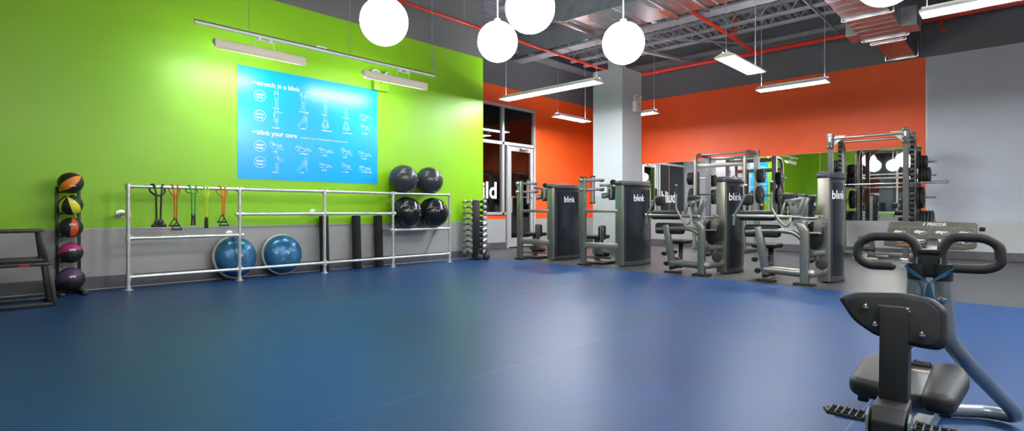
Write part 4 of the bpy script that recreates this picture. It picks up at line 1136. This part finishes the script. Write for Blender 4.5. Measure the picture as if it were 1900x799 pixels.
# weight bench inside the power rack
bn = thing('weight_bench', 'silver framed adjustable bench standing inside the power rack', 'bench', (13.35, 2.35, 0))
b = MB(); b.bar((-.62, 0, .10), (.30, 0, .10), .07, .08, bev=.01); b.bar((-.62, -.22, .05), (-.62, .22, .05), .06, .06, bev=.01); b.bar((.3, -.25, .05), (.3, .25, .05), .06, .06, bev=.01)
b.bar((-.5, 0, .1), (-.35, 0, .42), .07, .08, bev=.01); b.bar((.2, 0, .1), (.02, 0, .42), .07, .07, bev=.01); b.build('bench_frame', M['silver'], bn)
MB().box((-.42, 0, .46), (.36, .28, .07), rot=(0, -.1, 0), bev=.03, seg=4).build('seat', M['vinyl'], bn)
MB().box((.12, 0, .48), (.64, .28, .07), rot=(0, -.08, 0), bev=.03, seg=4).build('backrest', M['vinyl'], bn)
MB().cyl((-.62, -.16, .25), (-.62, .16, .25), .05, 16).build('foot_roller', M['rubber'], bn)

# half rack with curved front posts
hr = thing('half_rack', 'silver half rack with curved posts between mirror and curl machines', 'rack', (13.6, 5.45, 0))
o = Vector((13.6, 5.45, 0)); ya, yb = 4.90, 6.13
for y in (ya, yb):
    MB().tube(fillet([(13.95, y, 2.43), (13.30, y, 2.42), (13.28, y, 1.9), (13.22, y, .05)], .25), .055, 12, sx=.8).build('curved_post', M['silver'], hr, o)
    upright(hr, o, 13.98, y - .03, .03, 2.50, .11, .11, M['silver_grey'], 'rear_post')
    MB().box((13.6, y, .06), (1.0, .09, .08), bev=.008).build('base_rail', M['silver'], hr, o)
    saw(hr, o, 13.48, y + .02, .9, 2.0)
MB().cyl((13.55, ya, 2.43), (13.55, yb, 2.43), .024, 12).build('pull_up_bar', M['silver'], hr, o)
MB().box((13.33, (ya + yb) / 2, 2.13), (.06, yb - ya, .10), bev=.01).build('cross_beam', M['silver'], hr, o)
MB().box((13.98, (ya + yb) / 2, 2.35), (.08, yb - ya, .08), bev=.01).build('cross_beam', M['silver_grey'], hr, o)
MB().cyl((13.45, ya - .1, 1.42), (13.45, yb + .1, 1.42), .014, 10).build('safety_bar', M['black'], hr, o)
MB().box((13.98, (ya + yb) / 2, .08), (.08, yb - ya, .08), bev=.01).build('rear_base', M['silver_grey'], hr, o)
for y, s in ((ya, -1), (yb, 1)):
    for z in (1.86, 1.42):
        MB().cyl((13.95, y, z), (13.95, y + s * (.42 if s > 0 else .3), z), .022, 12).build('plate_peg', M['chrome'], hr, o)
for side, s, y, off in (('right', -1, ya, .09), ('left', 1, yb, .36)):
    for z, r, n, nm in ((1.86, .17, 3, 'upper'), (1.40, .21, 2, 'lower')):
        for k in range(n):
            plate(13.95, y + s * (off + k * .052), z, r, .045, 'black plate on the %s peg, %s side of half rack, number %s' % (nm, side, ('one', 'two', 'three')[k]), 'plates on the half rack')

# ------------------------------------------------------------------ stretching station in the foreground
st = thing('stretch_machine', 'black and grey stretching machine with saddle and looped handlebars, foreground right', 'exercise machine', (2.735, .287, 0), R(1.8 - 90))
# local frame: +Y away from the user towards the placard, +X to the right
for s, nx in ((-1, -.040), (1, .045)):
    m = MB().tube(fillet([(nx, 0, .735), (nx + s * .012, 0, .50), (s * .10, .06, .42), (s * .27 - .01, .60, .10), (s * .28 - .01, .70, .045), (s * .18 - .01, .72, .042), (0, .60, .042)], [.1, .06, .1, .06, .05]), .030, 18)
    m.build('frame_tube', M['frame_blue'], st)
    MB().lathe([(.018, 0), (.017, .006), (.006, .010)], (nx - s * .002, -.0275, .655), (0, -1, 0), 6).build('bolt', M['chrome'], st)
    MB().tube([(nx, 0, .725), (nx, 0, .79)], .0315, 18).build('handle_collar', M['black'], st)
    if s < 0: pts = [(-.040, 0, .74), (-.032, 0, .835), (-.060, 0, .893), (-.195, 0, .893), (-.242, 0, .862), (-.245, 0, .80), (-.205, 0, .770), (-.125, 0, .772)]
    else: pts = [(.045, 0, .745), (.037, 0, .84), (.065, 0, .898), (.17, 0, .897), (.212, 0, .870), (.216, 0, .80), (.175, 0, .777), (.080, 0, .776)]
    h = MB().tube(fillet(pts, [.06, .055, .05, .045, .045, .05], 8), .0178, 20)
    h.sphere(pts[-1], .0178, 20, 12); h.build('handlebar', M['grip'], st)
m = MB().box((.002, .004, .785), (.075, .045, .10), bev=.012, seg=3); m.box((.002, .0, .838), (.07, .05, .02), bev=.006); m.build('handle_bracket', M['black'], st)
for s in (-1, 1): MB().tube([(s * .038, -.022, .755), (s * .038, -.022, .815)], .0035, 6).build('bracket_edge', M['chrome'], st)
# placard
def rot_pl(mb):
    c = Vector((-.033, .5, .885)); Rm = Matrix.Rotation(-.25, 3, 'X')
    mb.v = [c + Rm @ (v - c) for v in mb.v]; return mb
x0, x1, z0, z1 = -.205, .140, .825, .948
pl = [(x0 + .012, z1 - .006), (x0 + .02, z1 - .001), (-.09, z1 + .003), (.03, z1 + .003), (x1 - .01, z1 - .001), (x1, z1 - .008), (x1 - .004, z0 + .012), (x1 - .012, z0 + .002), (x1 - .05, z0 - .006), (x0 + .05, z0 - .002), (x0 - .006, z0 + .004), (x0 - .008, z0 + .014)]
rot_pl(MB().prism(pl, (0, .495, 0), (1, 0, 0), (0, 0, 1), (0, .01, 0), bev=.002)).build('placard', M['placard'], st)
t = text_mb(MB(), 'PRECOR', .019, (-.045, .4945, .930), (1, 0, 0), (0, 0, 1), bold=.045, shear=.25, depth=.0012)
tw = max(v.x for v in t.v)
rot_pl(t).build('lettering', M['letter'], st, smooth=False)
t = MB()
t.prism([(0, 0), (.008, 0), (.013, .0135), (.005, .0135)], (-.062, .4930, .930), (1, 0, 0), (0, 0, 1), (0, .001, 0)); rot_pl(t).build('emblem', M['outline'], st, smooth=False)
gl_ = MB(); sil = MB(); kk = 0
for row, (zc, n) in enumerate(((.898, 4), (.858, 4))):
    for i in range(n):
        cx_ = -.155 + i * .082 + (0 if row == 0 else -.004)
        gl_.box((cx_ + .002, .4943, zc + .0195), (.074, .0012, .0012)); gl_.box((cx_ + .038, .4943, zc + .002), (.0012, .0012, .035))
        body = [(-.024, .0), (-.02, .007), (-.008, .010), (.004, .007), (.018, .006), (.024, .0), (.016, -.002), (.006, -.003), (.004, -.010), (.0, -.012), (-.004, -.004), (-.018, -.006)]
        sil.prism([(cx_ + a * (.75 + .1 * ((i + row) % 3)), zc + b_ * (.75 + .12 * ((i * 2 + row) % 3))) for a, b_ in body], (0, .4938, 0), (1, 0, 0), (0, 0, 1), (0, .0015, 0))
        sil.tube([(cx_ + .012 + .016 * math.cos(a_), .4940, zc - .002 + .009 * math.sin(a_)) for a_ in [-2 + k_ * .3 for k_ in range(12)]], .0011, 5)
        sil.box((cx_ - .036, .4943, zc + .0195), (.003, .0015, .003))
gl_.box((-.03, .4943, .922), (.24, .0012, .0016)); gl_.box((-.0, .4943, .834), (.22, .0012, .0012))
rot_pl(gl_).build('placard_grid', M['placard_line'], st, smooth=False); rot_pl(sil).build('pictogram', M['letter'], st, smooth=False)
rot_pl(MB().box((-.13, .4943, .835), (.05, .0012, .003))).build('orange_mark', M['orange_mark'], st, smooth=False)
b = MB().bar((0, .02, .80), (-.02, .49, .86), .04, .02, bev=.004); b.box((-.02, .508, .86), (.10, .012, .08), rot=(-.25, 0, 0), bev=.004); b.build('placard_arm', M['black'], st)
MB().box((.155, .50, .918), (.022, .02, .02), bev=.004).build('clip', M['black'], st)

# saddle: two pads with a recessed centre
def pad_poly(pts, z0_, z1_, name, m_, bev=.03, tilt=0, c=None):
    mb = MB().pillow(pts, (0, 0, z0_), (1, 0, 0), (0, 1, 0), (0, 0, z1_ - z0_), bev)
    if tilt:
        cc = Vector(c or (0, 0, 0)); Rm = Matrix.Rotation(tilt, 3, 'X'); mb.v = [cc + Rm @ (v - cc) for v in mb.v]
    return mb.build(name, m_, st, angle=60)
def rounded(pts, r, n=5):
    P3 = [Vector((p[0], p[1], 0)) for p in pts]; out = []
    N = len(P3)
    for i in range(N):
        a, b_, c_ = P3[i - 1], P3[i], P3[(i + 1) % N]
        u = (a - b_); v = (c_ - b_); k = min(r, u.length * .45, v.length * .45)
        p0 = b_ + u.normalized() * k; p1 = b_ + v.normalized() * k
        for j in range(n + 1):
            t_ = j / n; q = (1 - t_) ** 2 * p0 + 2 * t_ * (1 - t_) * b_ + t_ * t_ * p1; out.append((q.x, q.y))
    return out
lp = rounded([(-.212, -.40), (-.05, -.435), (-.05, -.02), (-.18, -.01), (-.215, -.09)], .045)
rp = rounded([(.008, -.435), (.10, -.44), (.132, -.12), (.11, -.02), (.012, -.01)], .045)
ctr = rounded([(-.055, -.40), (.015, -.40), (.015, -.05), (-.055, -.05)], .01)
TI = .06
pad_poly(lp, .330, .400, 'saddle_pad', M['seat_vinyl'], .026, TI, (0, -.2, .36)); pad_poly(rp, .330, .400, 'saddle_pad', M['seat_vinyl'], .026, TI, (0, -.2, .36))
pad_poly(ctr, .33, .378, 'saddle_centre', M['frame_dark'], .006, TI, (0, -.2, .36))
pad_poly(rounded([(-.052, -.06), (.012, -.06), (.012, -.02), (-.052, -.02)], .008), .335, .396, 'saddle_front', M['seat_vinyl'], .015, TI, (0, -.2, .36))
t = text_mb(MB(), 'PRECOR', .017, (-.048, -.125, .3785), (1, 0, 0), (0, 1, 0), bold=.045, shear=.25, depth=.001)
cc = Vector((0, -.2, .36)); Rm = Matrix.Rotation(TI, 3, 'X')
t.v = [cc + Rm @ (v - cc) for v in t.v]; t.build('saddle_lettering', M['letter'], st, smooth=False)
t = MB().box((-.018, -.137, .3787), (.065, .005, .001)); t.v = [cc + Rm @ (v - cc) for v in t.v]; t.build('orange_mark', M['orange_mark'], st, smooth=False)
b = MB(); b.box((-.015, -.2, .315), (.12, .36, .04), bev=.01); b.bar((-.015, -.45, .22), (-.015, .60, .05), .06, .06, bev=.01); b.build('saddle_beam', M['frame_blue'], st)
for s in (-1, 1):
    MB().box((-.05 + s * .12, -.34, .315), (.035, .03, .05), bev=.005).build('saddle_stop', M['black'], st)
# mast, shin pad, bracket box and foot pegs
MB().bar((-.047, -.575, .37), (-.047, -.545, .68), .078, .095, up=(0, 1, 0), bev=.004).build('mast', M['vinyl'], st)
sh = rounded([(-.215, .700), (-.16, .722), (-.03, .733), (.055, .722), (.088, .69), (.090, .585), (.070, .562), (.02, .562), (-.035, .570), (-.105, .585), (-.165, .625)], .02, 4)
m = MB().pillow(sh, (0, -.575, 0), (1, 0, 0), (0, 0, 1), (0, .055, 0), .016)
cs = Vector((-.06, -.56, .65)); Rm = Matrix.Rotation(-.18, 3, 'X')
m.v = [cs + Rm @ (v - cs) for v in m.v]; m.build('shin_pad', M['seat_vinyl'], st, angle=60)
m = MB().prism([(a * .88 - .008, (b_ - .65) * .84 + .648) for a, b_ in sh], (0, -.583, 0), (1, 0, 0), (0, 0, 1), (0, .010, 0), bev=.003)
m.v = [cs + Rm @ (v - cs) for v in m.v]; m.build('pad_backing', M['rubber'], st)
b = MB()
for x, z in ((-.125, .675), (-.01, .675), (.028, .605), (-.098, .62)): b.lathe([(.008, 0), (.008, .004), (.003, .006)], (x, -.590, z), (0, -1, 0), 14)
b.v = [cs + Rm @ (v - cs) for v in b.v]; b.build('bolt', M['chrome'], st)
m = MB().box((-.047, -.592, .684), (.085, .004, .003)); m.v = [cs + Rm @ (v - cs) for v in m.v]; m.build('plate_edge', M['silver'], st)
MB().prism([(-.74, .22), (-.74, .355), (-.70, .392), (-.565, .392), (-.55, .22)], (-.092, 0, 0), (0, 1, 0), (0, 0, 1), (.09, 0, 0), bev=.006).build('bracket_box', M['vinyl'], st)
for s, x in ((-1, -.100), (1, .006)):
    MB().prism([(-.76, .22), (-.745, .37), (-.70, .385), (-.66, .36), (-.60, .22)], (x - .003, 0, 0), (0, 1, 0), (0, 0, 1), (.006, 0, 0), bev=.002).build('side_plate', M['frame_blue'], st)
    g = MB(); xa = x + s * .012; xb = x + s * .115; zc = .335; yc = -.69
    for yy in (-.035, 0, .035):
        g.tube([(xa, yc + yy, zc + .01), (xb - s * abs(yy) * .3, yc + yy, zc + .01)], .006, 8)
    for k in range(6):
        xx = xa + (xb - xa) * k / 5.0 * .94
        g.box((xx, yc, zc + .012), (.007, .085, .014), bev=.003)
    g.tube([(xb - s * .006, yc - .03, zc + .01), (xb + s * .008, yc, zc + .01), (xb - s * .006, yc + .03, zc + .01)], .008, 8)
    g.build('foot_peg', M['black'], st)
    MB().cyl((x, yc, zc), (xb - s * .02, yc, zc - .004), .009, 10).build('peg_axle', M['chrome'], st)
b = MB(); b.bar((-.047, -.66, .24), (-.047, -.35, .22), .06, .06, bev=.006); b.bar((-.047, -.66, .24), (-.047, -.70, .03), .06, .06, bev=.006); b.box((-.047, -.70, .02), (.30, .06, .04), bev=.01); b.build('rear_leg', M['black'], st)

# blue stretching strap looped around both necks
sp = thing('stretch_strap', 'blue fabric strap looped round the two handlebar necks', 'strap', st.location[:], R(1.8 - 90))
def ribbon(pts, wdir, w, th=.002):
    mb = MB(); pts = [Vector(p) for p in pts]; vs = []
    for i, p in enumerate(pts):
        wd = Vector(wdir[i] if isinstance(wdir, list) else wdir).normalized(); ww = w[i] if isinstance(w, list) else w
        t_ = (pts[min(i + 1, len(pts) - 1)] - pts[max(i - 1, 0)]).normalized(); n = wd.cross(t_).normalized() * th
        vs += [p - wd * ww / 2 - n, p + wd * ww / 2 - n, p + wd * ww / 2 + n, p - wd * ww / 2 + n]
    fs = [(i * 4 + k, i * 4 + (k + 1) % 4, i * 4 + 4 + (k + 1) % 4, i * 4 + 4 + k) for i in range(len(pts) - 1) for k in range(4)]
    fs += [(3, 2, 1, 0), tuple((len(pts) - 1) * 4 + k for k in range(4))]
    return mb.add(vs, fs)
for s, nx in ((-1, -.040), (1, .045)):
    m = ribbon([(nx + s * .028, .02, .768), (nx + s * .031, -.015, .765), (nx + s * .012, -.036, .755), (nx - s * .012, -.037, .740), (.003 + s * .008, -.037, .722), (.003, -.037, .714)], (s * .5, 0, 1), [.03, .03, .028, .024, .014, .008], .0015)
    m.build('strap_loop', M['strap'], sp)
    m = ribbon([(.003, -.037, .717), (.003 + s * .004, -.036, .69), (.003 + s * .012, -.03, .63), (.003 + s * .010, -.02, .57)], (1, .3 * s, 0), [.008, .012, .02, .02], .0015)
    m.build('strap_tail', M['strap'], sp)
